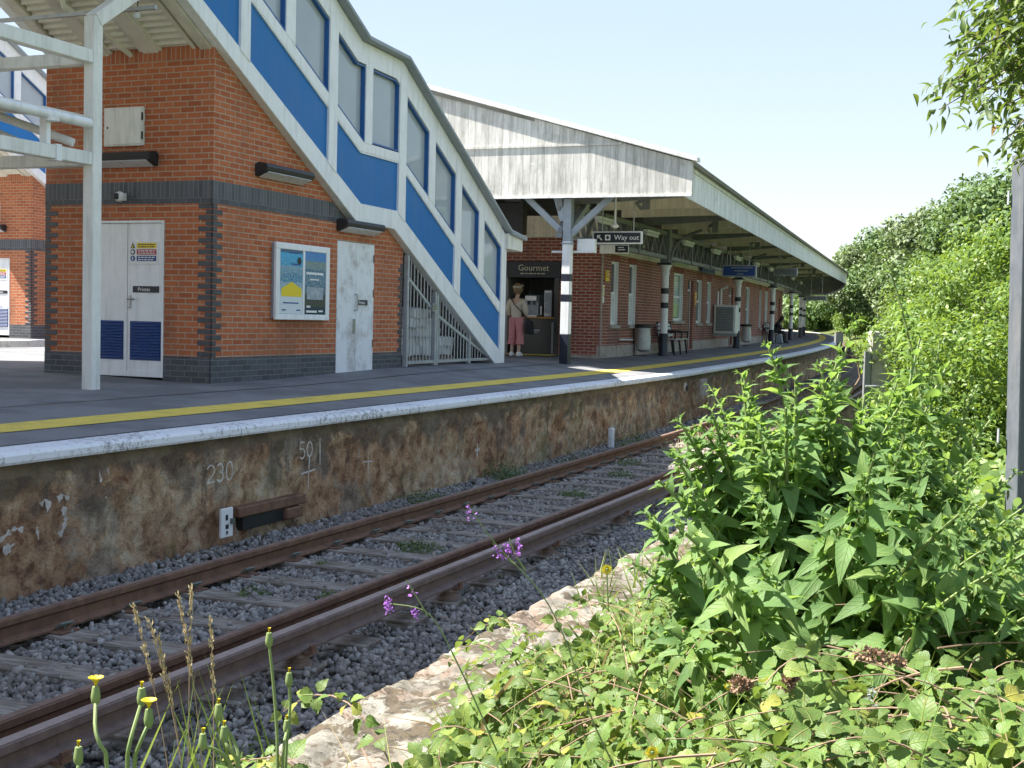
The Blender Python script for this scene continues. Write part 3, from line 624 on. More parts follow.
# low broken concrete strip where the old platform edge was
V = []; sc_ = frange(-13, 3.0, .045); nc = frange(-5.2, -3.68, .04)
def h1(p): return (math.sin(p.x*12.9898+p.y*78.233+p.z*37.7)*43758.5453) % 1
for s in sc_:
    for j, n in enumerate(nc):
        p = Vector((s*1.0, n*1.9, 5)); p += Vector((mn.noise(p*1.7), mn.noise(p*1.7+Vector((7, 0, 0))), 0))*.35
        d, c = mn.voronoi(p*2.7); f = mn.fractal(Vector((s*5, n*5, 2)), .8, 2., 5)
        near = sstep(-4.75, -4.3, n); z = .10-.02*near+(.022*h1(c[0])-.014)*near+.007*f
        if d[1]-d[0] < .08: z -= .022*near
        if h1(c[0]*1.3) > .72: z -= .03*near
        edge = -3.74-.035*h1(c[0]*2.1)-.03*mn.noise(Vector((s*3.1, 0, 1)))
        if n > edge: z = min(z, .02-.35*(n-edge)/.05) if n > edge+.03 else z-.03
        V.append(T(s, n, max(z, -.33)))
k = len(nc); F = np.array([(i*k+j, (i+1)*k+j, (i+1)*k+j+1, i*k+j+1) for i in range(len(sc_)-1) for j in range(k-1)])
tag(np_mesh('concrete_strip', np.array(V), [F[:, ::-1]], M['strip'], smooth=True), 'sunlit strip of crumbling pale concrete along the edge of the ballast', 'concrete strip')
# ------------------------------------------------------------------ footbridge stair and the brick rooms below it
def pl_(pts):                                     # piecewise linear line of (s,z), ends extended
    def f(s):
        if s <= pts[0][0]: a, b = pts[0], pts[1]
        elif s >= pts[-1][0]: a, b = pts[-2], pts[-1]
        else:
            i = next(i for i in range(len(pts)-1) if pts[i][0] <= s <= pts[i+1][0]); a, b = pts[i], pts[i+1]
        return a[1]+(b[1]-a[1])*(s-a[0])/(b[0]-a[0])
    f.k = [p[0] for p in pts]; return f
TOP = -1.6
LOW = pl_([(TOP, 3.45+.553*(5.5-TOP)), (5.5, 3.45), (6.76, 3.42), (11.05, 1.12)])
PB = pl_([(TOP, 3.71+.527*(5.64-TOP)), (5.64, 3.71), (6.86, 3.70), (11.20, 1.385)])
PT = pl_([(TOP, 4.53+.535*(5.62-TOP)), (5.62, 4.53), (6.86, 4.52), (11.20, 2.14)])
WB = pl_([(TOP, 4.70+.535*(5.70-TOP)), (5.70, 4.70), (6.84, 4.69), (11.20, 2.35)])
WT = pl_([(TOP, 5.86+.535*(5.48-TOP)), (5.48, 5.86), (6.74, 5.82), (11.20, 3.39)])
RT = pl_([(TOP, 6.26+.535*(5.60-TOP)), (5.60, 6.26), (6.93, 6.21), (11.43, 3.72)])
def band(a, b, s0, s1, da=0., db=0.):
    ks = [s0]+sorted(k for k in a.k if s0 < k < s1)+[s1]; kt = [s0]+sorted(k for k in b.k if s0 < k < s1)+[s1]
    return [(s, a(s)+da) for s in ks]+[(s, b(s)+db) for s in kt[::-1]]
def stair_side(t, n0, sgn, detail=True):
    """one glazed side: n0 the outer face, sgn +1 when the inside lies at larger n"""
    y = lambda d: n0+sgn*d
    big = [(-1.6, -1.45), (.16, .40), (2.38, 2.60), (4.63, 4.87), (6.86, 7.11), (9.06, 9.31)]; small = [(-.72, -.5), (1.22, 1.46), (3.46, 3.70), (5.73, 5.95), (7.97, 8.21), (10.12, 10.36)]
    m = MB(S); m.prism(band(LOW, PB, TOP, 11.2), y(0), y(.16)); m.build('stringer', M['white'], t, bevel=.008)
    m = MB(S); m.prism(band(PT, WB, TOP, 11.2, .0, -.02), y(.0), y(.10)); m.build('handrail_band', M['white'], t, bevel=.006)
    m = MB(S); m.prism(band(WT, RT, TOP, 11.2, .02, -.05), y(.0), y(.12)); m.build('head_band', M['white'], t, bevel=.006)
    for a, b in big:
        m = MB(S); m.prism(band(PB, RT, a, b, -.01, -.06), y(-.012), y(.13)); m.build('post', M['white'], t, bevel=.006)
    m = MB(S); m.prism([(11.03, 1.10), (11.44, 1.10), (11.44, 3.62), (11.2, 3.76), (11.2, 1.4), (11.03, 1.4)], y(-.014), y(.17)); m.build('end_post', M['white'], t, bevel=.006)
    for a, b in small:
        m = MB(S); m.prism(band(WB, WT, a, b, -.03, .03), y(-.006), y(.11)); m.build('mullion', M['white'], t, bevel=.005)
    e = [b for a, b in big]+[11.18]; st = [a for a, b in big[1:]]+[11.2]
    for a, b in zip(e[:-1], st):
        m = MB(S); m.prism(band(PB, PT, a-.01, b+.01, -.01, .01), y(.03), y(.07)); m.build('panel', M['blue'], t)
        m = MB(S)                                  # thin white beading round the panel
        for f, d in ((PB, .012), (PT, -.012)):
            P = band(f, f, a, b); P = P[:len(P)//2]
            for p, q in zip(P[:-1], P[1:]): m.bar((p[0], y(.02), p[1]+d), (q[0], y(.02), q[1]+d), .022, .03, up=(0, 1, 0))
        m.build('beading', M['white'], t)
    cuts = sorted([x for p in big+small for x in p]+[11.2]); cuts = cuts[1:]
    for a, b in zip(cuts[::2], cuts[1::2]):
        w = .022
        m = MB(S); P = band(WB, WT, a, b); c = len(P); Q = band(WB, WT, a+w, b-w, w, -w)
        if len(P) == len(Q):
            for i in range(c):
                j = (i+1) % c
                m.prism([P[i], P[j], Q[j], Q[i]], y(.015), y(.13))
        else:
            m.prism(band(WB, WB, a, b, 0, w), y(.015), y(.13)); m.prism(band(WT, WT, a, b, -w, 0), y(.015), y(.13))
            m.prism([(a, WB(a)), (a+w, WB(a+w)), (a+w, WT(a+w)), (a, WT(a))], y(.02), y(.13)); m.prism([(b-w, WB(b-w)), (b, WB(b)), (b, WT(b)), (b-w, WT(b-w))], y(.02), y(.13))
        fr_ = m.build('window', M['blueframe'], t)
        m = MB(S); m.prism(band(WB, WT, a+.02, b-.02, .02, -.02), y(.085), y(.095)); m.build('pane', M['glass'], fr_)
def ribs(t, n0, n1, step=.10):
    m = MB(S)
    m.prism(band(LOW, LOW, TOP, 5.4, .045, .055), n0, n1)
    for s in frange(TOP+.1, 5.4, step): m.box(s, s+.03, n0, n1, LOW(s)+.0, LOW(s)+.05)
    m.build('soffit_ribs', M['soffit'], t)
def make_stair():
    t = thing('footbridge_stair', 'covered footbridge stair with blue panels, white frames and glazed sides running down to the platform', 'footbridge stair', S(11, 4.4, 1.12), rot(0))
    stair_side(t, 2.95, 1); stair_side(t, 5.78, -1)
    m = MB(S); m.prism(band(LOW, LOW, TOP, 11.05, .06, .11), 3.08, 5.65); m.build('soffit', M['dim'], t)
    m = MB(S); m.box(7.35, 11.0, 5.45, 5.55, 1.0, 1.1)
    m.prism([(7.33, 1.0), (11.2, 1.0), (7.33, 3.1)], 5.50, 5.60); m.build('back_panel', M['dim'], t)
    for a, b in ((3.12, 3.30), (3.95, 4.20), (4.75, 5.0), (5.45, 5.62)):
        m = MB(S); m.prism(band(LOW, LOW, TOP, 5.5, -.02, .07), a, b); m.build('soffit_beam', M['soffit'], t, bevel=.006)
    ribs(t, 3.42, 3.90); ribs(t, 4.25, 4.70); ribs(t, 5.02, 5.42)
    for a, b in ((3.36, 3.42), (3.9, 3.95), (4.2, 4.25), (4.7, 4.75)):
        m = MB(S); m.prism(band(LOW, LOW, TOP, 5.4, .0, .07), a, b); m.build('tray_edge', M['soffit'], t)
    m = MB(S)
    for i in range(20):
        s = TOP+.2+i*.333; m.box(s, s+.34, 3.1, 5.62, LOW(s)+.12, LOW(s)+.28)
    for i in range(12):
        s = 6.8+i*.355; m.box(s, s+.36, 3.1, 5.62, LOW(s)+.05, LOW(s)+.22)
    m.box(5.1, 6.85, 3.1, 5.62, 3.5, 3.7); m.build('steps', M['conc'], t)
    m = MB(S); m.prism(band(RT, RT, TOP, 11.43, -.045, .02)[:] , 2.80, 5.92); m.build('roof', M['greysteel'], t, bevel=.01)
    m = MB(S); m.prism([(11.40, 3.66), (12.18, 3.58), (12.18, 3.66), (11.42, 3.75)], 2.80, 5.92); m.build('roof_end', M['greysteel'], t, bevel=.01)
    m = MB(S); m.prism([(11.36, 3.38), (12.10, 3.36), (12.10, 3.60), (11.36, 3.68)], 2.87, 5.86); m.build('roof_fascia', M['cream'], t, bevel=.006)
    return t
stair = make_stair()
m = MB(S)
m.bar((.75, 3.02, 5.60), (.75, 5.75, 5.60), .045, .045);
st_ch = m.build('hanger_channel', M['steel'], stair)
m = MB(S); m.tube([(.6, 4.35, 6.1), (.7, 4.40, 5.85), (.78, 4.44, 5.72), (1.3, 4.42, 5.60), (2.0, 4.4, 5.36)], .035, 8); m.build('drain_pipe', M['soffit'], stair, smooth=True)
t = thing('spot_lamp', 'small round white lamp hung on the channel below the stair soffit', 'lamp', S(.75, 3.3, 5.5))
m = MB(S); m.lathe((.75, 3.3, 5.48), [(.005, 0), (.03, .008), (.045, .04), (.03, .075), (.005, .085)], 12); m.build('globe', M['lampglass'], t, smooth=True)
m = MB(S); m.tube([(.75, 3.3, 5.56), (.75, 3.27, 5.78)], .007, 6); m.build('rod', M['black'], t)
# bridge deck atop the stair, and an unseen tower added to shade the line
def make_deck():
    t = thing('footbridge', 'covered footbridge deck at the head of the platform stair', 'footbridge', S(-3.2, 4.4, 7.1), rot(0))
    m = MB(S); m.box(-4.9, -1.62, 2.95, 16.5, 7.05, 7.35); m.build('deck', M['cream'], t)
    for s in (-4.85, -1.7):
        m = MB(S); m.box(s, s+.06, 5.9, 16.5, 7.35, 8.4); m.build('panel', M['blue'], t)
        m = MB(S); m.box(s, s+.05, 5.9, 16.5, 8.5, 9.15); m.build('window', M['glass'], t)
    m = MB(S); m.box(-1.62, 3.3, 6.15, 16.5, 7.05, 7.35); m.build('shade_slab', M['cream'], t)  # unseen slab added to shade the platform before the brick room
    m = MB(S); m.box(-5.0, -1.5, 2.8, 16.5, 9.2, 9.3); m.build('roof', M['greysteel'], t)
    m = MB(S); m.box(-4.9, -1.62, 2.95, 3.05, 7.35, 9.2); m.build('end_wall', M['blue'], t)
    return t
make_deck()
DK = None
t = thing('shade_tower', 'unseen brick tower added beside the footbridge to shade the track', 'tower', S(-7.5, 4.8, 1.05), rot(0))
m = MB(S); m.box(-14.5, -4.95, 3.4, 6.2, 1.0, 9.8); m.build('wall', M['brick'], t)
m = MB(S); m.box(-14.7, -4.85, 3.3, 6.3, 9.8, 9.95); m.build('roof', M['greysteel'], t)
# ---- brick room
def make_room():
    t = thing('brick_room', 'orange brick plant room with dark quoins and a worn white side door under the stair', 'building', S(2.0, 3.08, 1.0), rot(0))
    a = .10
    m = MB(S)                                         # right face, cut to the stair slope, with the door opening left out
    top = lambda s: LOW(s)+.055
    def cell(s0, s1, z0, z1=None):
        P = [(s0, 3.08, z0), (s1, 3.08, z0)]
        if z1 is None:
            ks = [s1]+sorted([k for k in LOW.k if s0 < k < s1])[::-1]+[s0]; P += [(k, 3.08, top(k)) for k in ks]
        else: P += [(s1, 3.08, z1), (s0, 3.08, z1)]
        m.poly(P)
    cell(2.0, 5.16, 1.0); cell(5.16, 6.32, 3.14); cell(6.32, 7.32, 1.0)
    for s in (5.16, 6.32): m.poly([(s, 3.08, 1), (s, 3.18, 1), (s, 3.18, 3.14), (s, 3.08, 3.14)])
    m.poly([(5.16, 3.08, 3.14), (6.32, 3.08, 3.14), (6.32, 3.18, 3.14), (5.16, 3.18, 3.14)])
    zt = 5.47                                        # near face with the double door opening
    for b0, b1, z0, z1 in ((3.08, 3.83, 1.0, zt), (3.83, 5.05, 3.19, zt), (5.05, 5.82, 1.0, zt)): m.poly([(2.0, b0, z0), (2.0, b1, z0), (2.0, b1, z1), (2.0, b0, z1)])
    for b in (3.83, 5.05): m.poly([(2.0, b, 1), (2.08, b, 1), (2.08, b, 3.19), (2.0, b, 3.19)])
    m.poly([(2.0, 3.83, 3.19), (2.0, 5.05, 3.19), (2.08, 5.05, 3.19), (2.08, 3.83, 3.19)])
    m.poly([(2.0, 5.82, 1.0), (7.32, 5.82, 1.0), (7.32, 5.82, 3.45), (5.5, 5.82, 3.45), (2.0, 5.82, 5.35)])
    m.poly([(7.32, 3.08, 1.0), (7.32, 5.82, 1.0), (7.32, 5.82, 3.2), (7.32, 3.08, 3.2)])
    m.build('wall', M['brick'], t, fix=False)
    e = .006
    def trim(name, z0, z1, mat, seg, seg2, uvshift=0.):
        m = MB(S)
        for s0, s1 in seg: m.prism([(s0, z0), (s1, z0), (min(s1, s1), z1), (s0, z1)], 3.08-e, 3.10)
        for b0, b1 in seg2: m.box(2.0-e, 2.02, b0, b1, z0, z1)
        m.uv = [[(u, v-z0) for u, v in f] for f in m.uv]
        return m.build(name, mat, t)
    trim('plinth', 1.0, 1.412, M['dark'], [(2.0-e, 5.16), (6.32, 7.325)], [(3.08-e, 3.83), (5.05, 5.825)])
    trim('band', 3.475, 3.70, M['soldier'], [(2.0-e, 5.0)], [(3.08-e, 5.825)])
    trim('band', 3.405, 3.475, M['dark'], [(2.0-e, 5.12)], [(3.08-e, 5.825)])
    m = MB(S); m.prism([(4.995, 3.475), (5.44, 3.475), (5.02, 3.70), (4.995, 3.70)], 3.08-e, 3.10); m.prism([(5.115, 3.405), (5.55, 3.405), (5.44, 3.475), (5.115, 3.475)], 3.08-e, 3.10); m.build('band', M['soldier'], t)
    trim('head_course', 5.25, 5.475, M['redsoldier'], [], [(3.08-e, 5.82)])
    m = MB(S); m2 = MB(S)
    for i in range(27):
        z = 1.414+i*.0738; L1, L2 = (.215, .10) if i % 2 else (.10, .215)
        m.box(2.0-e, 2.02, 3.08-e, 3.08+L2, z+.004, z+.068); m.box(2.0-e, 2.0+L1, 3.08-e, 3.10, z+.004, z+.068)
        m2.box(2.0-e, 2.02, 5.825-L1, 5.825, z+.004, z+.068)
        if i < 20: m2.box(7.32-.6*L2-.03, 7.325, 3.08-e, 3.10, z+.004, z+.068)
    m.uv = [[(u*.01, v*.01) for u, v in f] for f in m.uv]; m2.uv = [[(u*.01, v*.01) for u, v in f] for f in m2.uv]
    qd = plain('dark quoin brick', (.035, .037, .043), (.075, .08, .09), rough=.5, bump=.3, scale=5)
    m.build('quoins', qd, t, bevel=.004); m2.build('quoins', qd, t, bevel=.004)
    # near double door
    for b0, b1, hinge in ((3.865, 4.435, 1), (4.445, 5.015, 0)):
        m = MB(S); m.box(2.015, 2.06, b0, b1, 1.19, 3.155); d = m.build('door', M['white'], t, bevel=.004)
        lb = (b0+.02, b1-.05) if hinge else (b0+.05, b1-.02)
        m = MB(S); m.box(2.008, 2.02, lb[0], lb[1], 1.34, 1.86); lv = m.build('louvre', M['navy'], d)
        m = MB(S)
        for k in range(13): z = 1.355+k*.039; m.add([(2.008, lb[0]+.01, z), (2.008, lb[1]-.01, z), (1.992, lb[1]-.01, z+.012), (1.992, lb[0]+.01, z+.012), (2.008, lb[0]+.01, z+.034), (2.008, lb[1]-.01, z+.034)], [[0, 1, 2, 3], [3, 2, 5, 4]])
        m.build('slats', M['navy'], lv)
        m = MB(S)
        for z in (1.5, 2.15, 2.55, 2.95): bb = b0-.028 if hinge else b1+.008; m.box(1.995, 2.02, bb, bb+.02, z, z+.11)
        m.build('hinges', M['black'], d)
        if hinge:
            m = MB(S); m.box(2.0, 2.016, 4.375, 4.415, 2.06, 2.2); m.tube([(2.0, 4.395, 2.15), (1.96, 4.395, 2.15), (1.96, 4.28, 2.15)], .01, 8); m.lathe((2.0, 4.395, 2.03), [(.02, 0), (.02, .02)], 10); m.build('handle', M['machine'], d)
            m = MB(S); m.box(2.006, 2.016, 3.935, 4.425, 2.61, 2.915); sg = m.build('safety_sign', M['signwhite'], d)
            for z0, z1, mt, nm in ((2.78, 2.87, 'signyellow', 'warning_row'), (2.59, 2.68, 'signred', 'prohibition_row'), (2.36, 2.46, 'signblue', 'mandatory_row')):
                z0, z1 = {'signyellow': (2.825, 2.895), 'signred': (2.74, 2.81), 'signblue': (2.655, 2.725)}[mt]
                m = MB(S); m.box(2.002, 2.008, 3.965, 4.28, z0, z1); rw = m.build(nm, M[mt], sg)
                m = MB(S)
                lc = 'signblack' if mt == 'signyellow' else 'lettering'
                for r_ in range(2):
                    b = 4.255
                    while b > 4.0:
                        w = random.uniform(.02, .055); m.box(2.0, 2.003, max(b-w, 3.985), b, z1-.028-r_*.03, z1-.014-r_*.03); b -= w+.014
                m.build('print_lines', M[lc], rw)
            m = MB(S); m.prism([(4.31, 2.825), (4.38, 2.825), (4.345, 2.895)], 2.0, 2.005, axis='s'); m.build('warning_triangle', M['signblack'], sg)
            m = MB(S); m.prism([(4.328, 2.832), (4.362, 2.832), (4.345, 2.868)], 1.997, 2.001, axis='s'); m.build('triangle_field', M['signyellow'], sg)
            for zc, mt in ((2.775, 'signred'), (2.69, 'signblue')):
                m = MB(S); m.prism([(4.345+.036*math.cos(a*PI/10), zc+.036*math.sin(a*PI/10)) for a in range(20)], 2.0, 2.005, axis='s'); m.build('symbol_disc', M['signblack' if mt == 'signred' else mt], sg)
                m = MB(S); m.prism([(4.345+.022*math.cos(a*PI/10), zc+.022*math.sin(a*PI/10)) for a in range(20)] if mt == 'signred' else [(4.337, zc-.022), (4.353, zc-.022), (4.353, zc+.022), (4.337, zc+.022)], 1.997, 2.001, axis='s'); m.build('symbol_mark', M['signwhite'], sg)
    m = MB(S)
    for b in (3.835, 5.02): m.box(1.992, 2.05, b, b+.028, 1.12, 3.19)
    m.box(1.992, 2.05, 3.863, 5.02, 3.158, 3.19); m.box(2.0, 2.06, 3.863, 5.02, 1.12, 1.19); m.build('door_frame', M['white'], t, bevel=.003)
    # side door, two narrow peeling leaves
    for s0, s1 in ((5.165, 5.735), (5.745, 6.315)):
        m = MB(S); m.box(s0, s1, 3.072, 3.12, 1.12, 3.135); d = m.build('door', M['wornwhite'], t, bevel=.004)
        tag(d, 'white door leaf with peeling paint and rust at the foot')
        m = MB(S)
        if s0 > 5.5:
            for z in (1.5, 2.3, 2.85): m.box(s1-.03, s1-.005, 3.062, 3.075, z, z+.12)
            m.build('hinges', M['rust'], d)
            m = MB(S); m.box(5.78, 6.10, 3.062, 3.074, 2.17, 2.25); q = m.build('name_plate', M['signblack'], d); text('lettering', 'Private', .075, (5.81, 3.060, 2.185), 'n', M['lettering'], q)
        else:
            m = MB(S); m.tube([(5.70, 3.07, 2.33), (5.70, 3.02, 2.33), (5.70, 3.02, 2.08), (5.70, 3.07, 2.08)], .012, 8); m.box(5.66, 5.73, 3.062, 3.075, 1.72, 1.95); m.build('handle', M['machine'], d)
    # meter cupboard
    m = MB(S); m.box(1.965, 2.01, 4.17, 4.81, 4.17, 4.68); c = m.build('cupboard', M['cream'], t, bevel=.006)
    m = MB(S); m.box(1.955, 1.967, 4.19, 4.79, 4.19, 4.66); d = m.build('cupboard_door', M['cream'], c, bevel=.006)
    m = MB(S); m.box(1.95, 1.957, 4.73, 4.75, 4.40, 4.43); m.box(1.95, 1.97, 4.17, 4.185, 4.25, 4.35); m.box(1.95, 1.97, 4.17, 4.185, 4.5, 4.6); m.build('lock', M['black'], d)
    return t
room = make_room()
dp = [o for o in kids(room) if o.name.startswith('door') and 'frame' not in o.name][0]
m = MB(S); m.box(2.003, 2.016, 3.92, 4.34, 2.24, 2.325); pq = m.build('name_plate', M['signblack'], dp); text('lettering', 'Private', .072, (2.001, 4.255, 2.258), 's', M['lettering'], pq)
# ---- things fixed to the brick room
def bulkhead(name, label, c, L, face):
    """long black wall light with a sloping white diffuser; c centre of its back"""
    t = thing('wall_light', label, 'wall light', S(*c), rot(0), 'long wall lights on the brick room')
    P = [(0, .06), (.05, .09), (.19, .07), (.21, .02), (.19, -.03), (.02, -.10), (0, -.10)]
    D = [(.185, -.038), (.03, -.105), (.028, -.112), (.187, -.045)]
    if face == 'n':
        m = MB(S); m.fr = S; m.prism([(c[1]-d, c[2]+z) for d, z in P], c[0]-L/2, c[0]+L/2, axis='s'); h = m.build('housing', M['blackpl'], t, bevel=.012, seg=2)
        m = MB(S); m.prism([(c[1]-d, c[2]+z) for d, z in D], c[0]-L/2+.06, c[0]+L/2-.06, axis='s'); m.build('diffuser', M['lampglass'], t)
    else:
        m = MB(S); m.prism([(c[0]-d, c[2]+z) for d, z in P], c[1]-L/2, c[1]+L/2, axis='n'); m.build('housing', M['blackpl'], t, bevel=.012, seg=2)
        m = MB(S); m.prism([(c[0]-d, c[2]+z) for d, z in D], c[1]-L/2+.06, c[1]+L/2-.06, axis='n'); m.build('diffuser', M['lampglass'], t)
    return t
bulkhead('a', 'black wall light above the double louvred doors, below the small cupboard', (2.0, 4.56, 4.0), 1.25, 's')
bulkhead('b', 'black wall light high on the brick face, above the posters', (3.55, 3.08, 3.96), 1.22, 'n')
bulkhead('c', 'black wall light tucked below the stair, over the peeling side door', (5.72, 3.08, 3.38), 1.2, 'n')
t = thing('security_camera', 'white ball security camera with black lens on the dark brick band', 'camera', S(1.9, 4.5, 3.45))
m = MB(S); m.lathe((1.92, 4.5, 3.43), [(.01, 0), (.055, .02), (.075, .07), (.055, .12), (.01, .14)], 16); m.build('housing', M['signwhite'], t, smooth=True)
m = MB(S); m.lathe((1.86, 4.505, 3.455), [(.005, 0), (.035, .015), (.042, .045), (.035, .075), (.005, .09)], 14); m.build('lens', M['signblack'], t, smooth=True)
m = MB(S); m.box(1.95, 2.0, 4.45, 4.55, 3.45, 3.55); m.build('bracket', M['signwhite'], t)
t = thing('poster_frame', 'white framed case with two travel posters on the brick wall', 'poster case', S(4.08, 3.05, 1.93), rot(0))
m = MB(S); m.box(3.38, 4.78, 3.0, 3.08, 1.94, 2.985); m.build('case', M['greysteel'], t, bevel=.006)
m = MB(S)
for s0, s1, z0, z1 in ((3.36, 4.80, 2.91, 3.0), (3.36, 4.80, 1.92, 2.0), (3.36, 3.46, 2.0, 2.91), (4.70, 4.80, 2.0, 2.91), (4.06, 4.11, 2.0, 2.91)): m.box(s0, s1, 2.985, 3.03, z0, z1)
m.build('frame', M['white'], t, bevel=.006)
for s0, s1, mt in ((3.47, 4.055, 'poster_a'), (4.115, 4.69, 'poster_b')):
    m = MB(S); m.add([(s0, 2.993, 2.005), (s1, 2.993, 2.005), (s1, 2.993, 2.905), (s0, 2.993, 2.905)], [[0, 1, 2, 3]], [(0, 0), (1, 0), (1, 1), (0, 1)]); p = m.build('poster', M[mt], t, fix=False)
    if mt == 'poster_a':
        m = MB(S); m.prism([(3.50, 2.25), (4.03, 2.25), (4.03, 2.36), (3.765, 2.46), (3.50, 2.36)], 2.990, 2.992); m.build('yellow_roof_shape', M['signyellow'], p)
        m = MB(S)
        for z, a, b in ((2.86, 3.70, 3.95), (2.70, 3.75, 3.98), (2.15, 3.55, 3.95), (2.05, 3.52, 3.62), (2.05, 3.9, 4.0)): m.box(a, b, 2.990, 2.992, z, z+.018)
        m.build('print_lines', M['signblue'], p)
        m = MB(S); m.prism([(3.96+.055*math.cos(a*PI/8), 2.76+.055*math.sin(a*PI/8)) for a in range(16)], 2.990, 2.992); m.build('roundel', M['signblack'], p)
    else:
        m = MB(S)
        for z, a, b, h in ((2.58, 4.15, 4.62, .035), (2.5, 4.25, 4.5, .02), (2.10, 4.17, 4.27, .03), (2.03, 4.16, 4.45, .03), (2.04, 4.5, 4.62, .025)): m.box(a, b, 2.990, 2.992, z, z+h)
        m.build('print_lines', M['lettering'], p)
        m = MB(S); m.box(4.17, 4.62, 2.990, 2.992, 2.22, 2.40); m.build('picture_field', plain('grey blue print', (.2, .26, .32), (.42, .46, .48), scale=14), p)
# ---- railing under the stair
t = thing('railing', 'galvanised steel railings and gate closing the space under the stair', 'railing', S(9.2, 3.04, 1.18), rot(0))
base = lambda s: deck(s, 3.05)+.07
def cut(s): return LOW(s)-.05
def frame_bay(name, s0, s1):
    m = MB(S); m.bar((s0, 3.04, base(s0)), (s1, 3.04, base(s1)), .05, .05)
    a = lambda s: max(base(s)+.02, cut(s)-.36)
    m.bar((s0, 3.04, a(s0)), (s1, 3.04, a(s1)), .045, .05); f = m.build(name, M['steel'], t)
    m = MB(S); n = int((s1-s0)/.125)
    for i in range(1, n):
        s = s0+(s1-s0)*i/n
        if cut(s)-base(s) > .1: m.tube([(s, 3.04, base(s)), (s, 3.04, cut(s))], .011, 6)
    m.build('bars', M['steel'], f)
frame_bay('gate', 7.42, 8.44); frame_bay('fixed_panel', 8.56, 10.9)
for s, h in ((7.39, cut(7.39)), (8.47, cut(8.47)), (8.55, cut(8.55)), (9.95, 1.78)):
    m = MB(S); m.box(s-.03, s+.03, 3.0, 3.08, deck(s, 3), h); m.build('post', M['steel'], t, bevel=.004)
m = MB(S); m.box(8.3, 8.5, 2.99, 3.09, 2.15, 2.25); m.tube([(8.34, 2.99, 2.2), (8.34, 2.93, 2.2), (8.22, 2.93, 2.2)], .012, 6); m.build('latch', M['machine'], t)
# sacks piled behind the railing
def sack(c, sz, rz, label):
    bm = bmesh.new(); bmesh.ops.create_cube(bm, size=1); bmesh.ops.subdivide_edges(bm, edges=bm.edges, cuts=5, use_grid_fill=True)
    for v in bm.verts:
        x, y, z = v.co; r = 1-.32*(abs(x*2)**4*.5+abs(y*2)**4*.5); v.co.z = z*max(.25, r)
        v.co *= Vector(sz) if False else 1
        v.co = Vector((v.co.x*sz[0], v.co.y*sz[1], v.co.z*sz[2])); v.co += Vector((.02*mn.noise(v.co*7+Vector(c)), .02*mn.noise(v.co*7+Vector((3, 1, 0))), .03*mn.noise(v.co*6+Vector((c[0], 2, 9)))))
    for f in bm.faces: f.smooth = True
    me = bpy.data.meshes.new('white_sack'); bm.to_mesh(me); bm.free(); me.transform(Matrix.Translation((0, 0, sz[2]/2)))
    o = link('white_sack', me, M['bag']); o.location = S(*c); o.rotation_euler = (0, 0, rot(0)+rz)
    return tag(o, label, 'sack', 'white sacks piled under the stair')
t = thing('pallet', 'wooden pallet under the white sacks behind the railing', 'pallet', S(8.9, 3.9, 1.17), rot(0))
m = MB(S)
for n in (3.3, 3.85, 4.4): m.box(8.1, 9.9, n, n+.1, 1.17, 1.27)
m.build('bearers', M['pallet'], t)
m = MB(S)
for i in range(9): m.box(8.1+i*.2, 8.24+i*.2, 3.28, 4.52, 1.272, 1.292)
m.build('boards', M['pallet'], t)
for zi, rows in enumerate(((8.35, 8.95, 9.55), (8.3, 8.85, 9.4), (8.2, 8.75, 9.25), (8.25, 8.7), (8.35,))):
    for s in rows: sack((s+random.uniform(-.04, .04), 3.75+random.uniform(-.1, .1), 1.295+zi*.165), (.62, .85, .21), random.uniform(-.15, .15), 'plump white plastic sack in the pile behind the railings')
# ---- white frame of posts and beams near the foot of the next stair
t = thing('white_steel_frame', 'white painted steel post and beam frame with a pale gutter, standing before the brick room', 'steel frame', S(0, 3.3, 1.0), rot(0))
m = MB(S); m.box(-.07, .08, 3.23, 3.38, .97, 5.34); m.build('post', M['cream'], t, bevel=.008)
m = MB(S); m.bar((.0, 3.3, 5.30), (.80, 3.28, 5.86), .16, .16); m.build('brace', M['cream'], t, bevel=.008)
for z, nm in ((4.81, 'upper_beam'), (3.655, 'lower_beam')):
    m = MB(S); m.box(-4.6, -.07, 3.24, 3.37, z-.01, z+.14); m.build(nm, M['cream'], t, bevel=.008)
    m = MB(S); m.box(-.06, .07, 3.38, 9.2, z-.01, z+.13); m.build(nm, M['cream'], t, bevel=.008)
m = MB(S); m.box(-4.75, -4.55, 3.2, 3.4, 1.0, 5.3); m.box(-.09, .11, 9.2, 9.4, 1.0, 5.3); m.build('post', M['cream'], t, bevel=.008)
m = MB(S); m.tube([(-4.6, 3.22, 4.16), (-.13, 3.24, 4.11)], .06, 12); m.build('gutter', M['white'], t, smooth=True)
m = MB(S)
for s in (-.75, -1.9, -3.1): m.lathe((s, 3.22, 4.03), [(.02, 0), (.08, .01), (.08, .05), (.02, .06)], 8); m.box(s-.03, s+.03, 3.26, 3.36, 3.8, 4.1)
m.build('gutter_brackets', M['white'], t)
m = MB(S); m.box(-.66, -.58, 3.225, 3.385, 3.63, 3.81); m.build('joint_strap', M['white'], t)
m = MB(lambda s, n, z: S(s, n, z+.28*(n-3.3)/3)); 
for i in range(34): m.box(-4.6+i*.135, -4.6+i*.135+.07, 3.3, 6.3, 4.17, 4.20)
m.box(-4.6, -.1, 3.3, 6.3, 4.19, 4.205); m.build('canopy_sheet', M['soffit'], t)
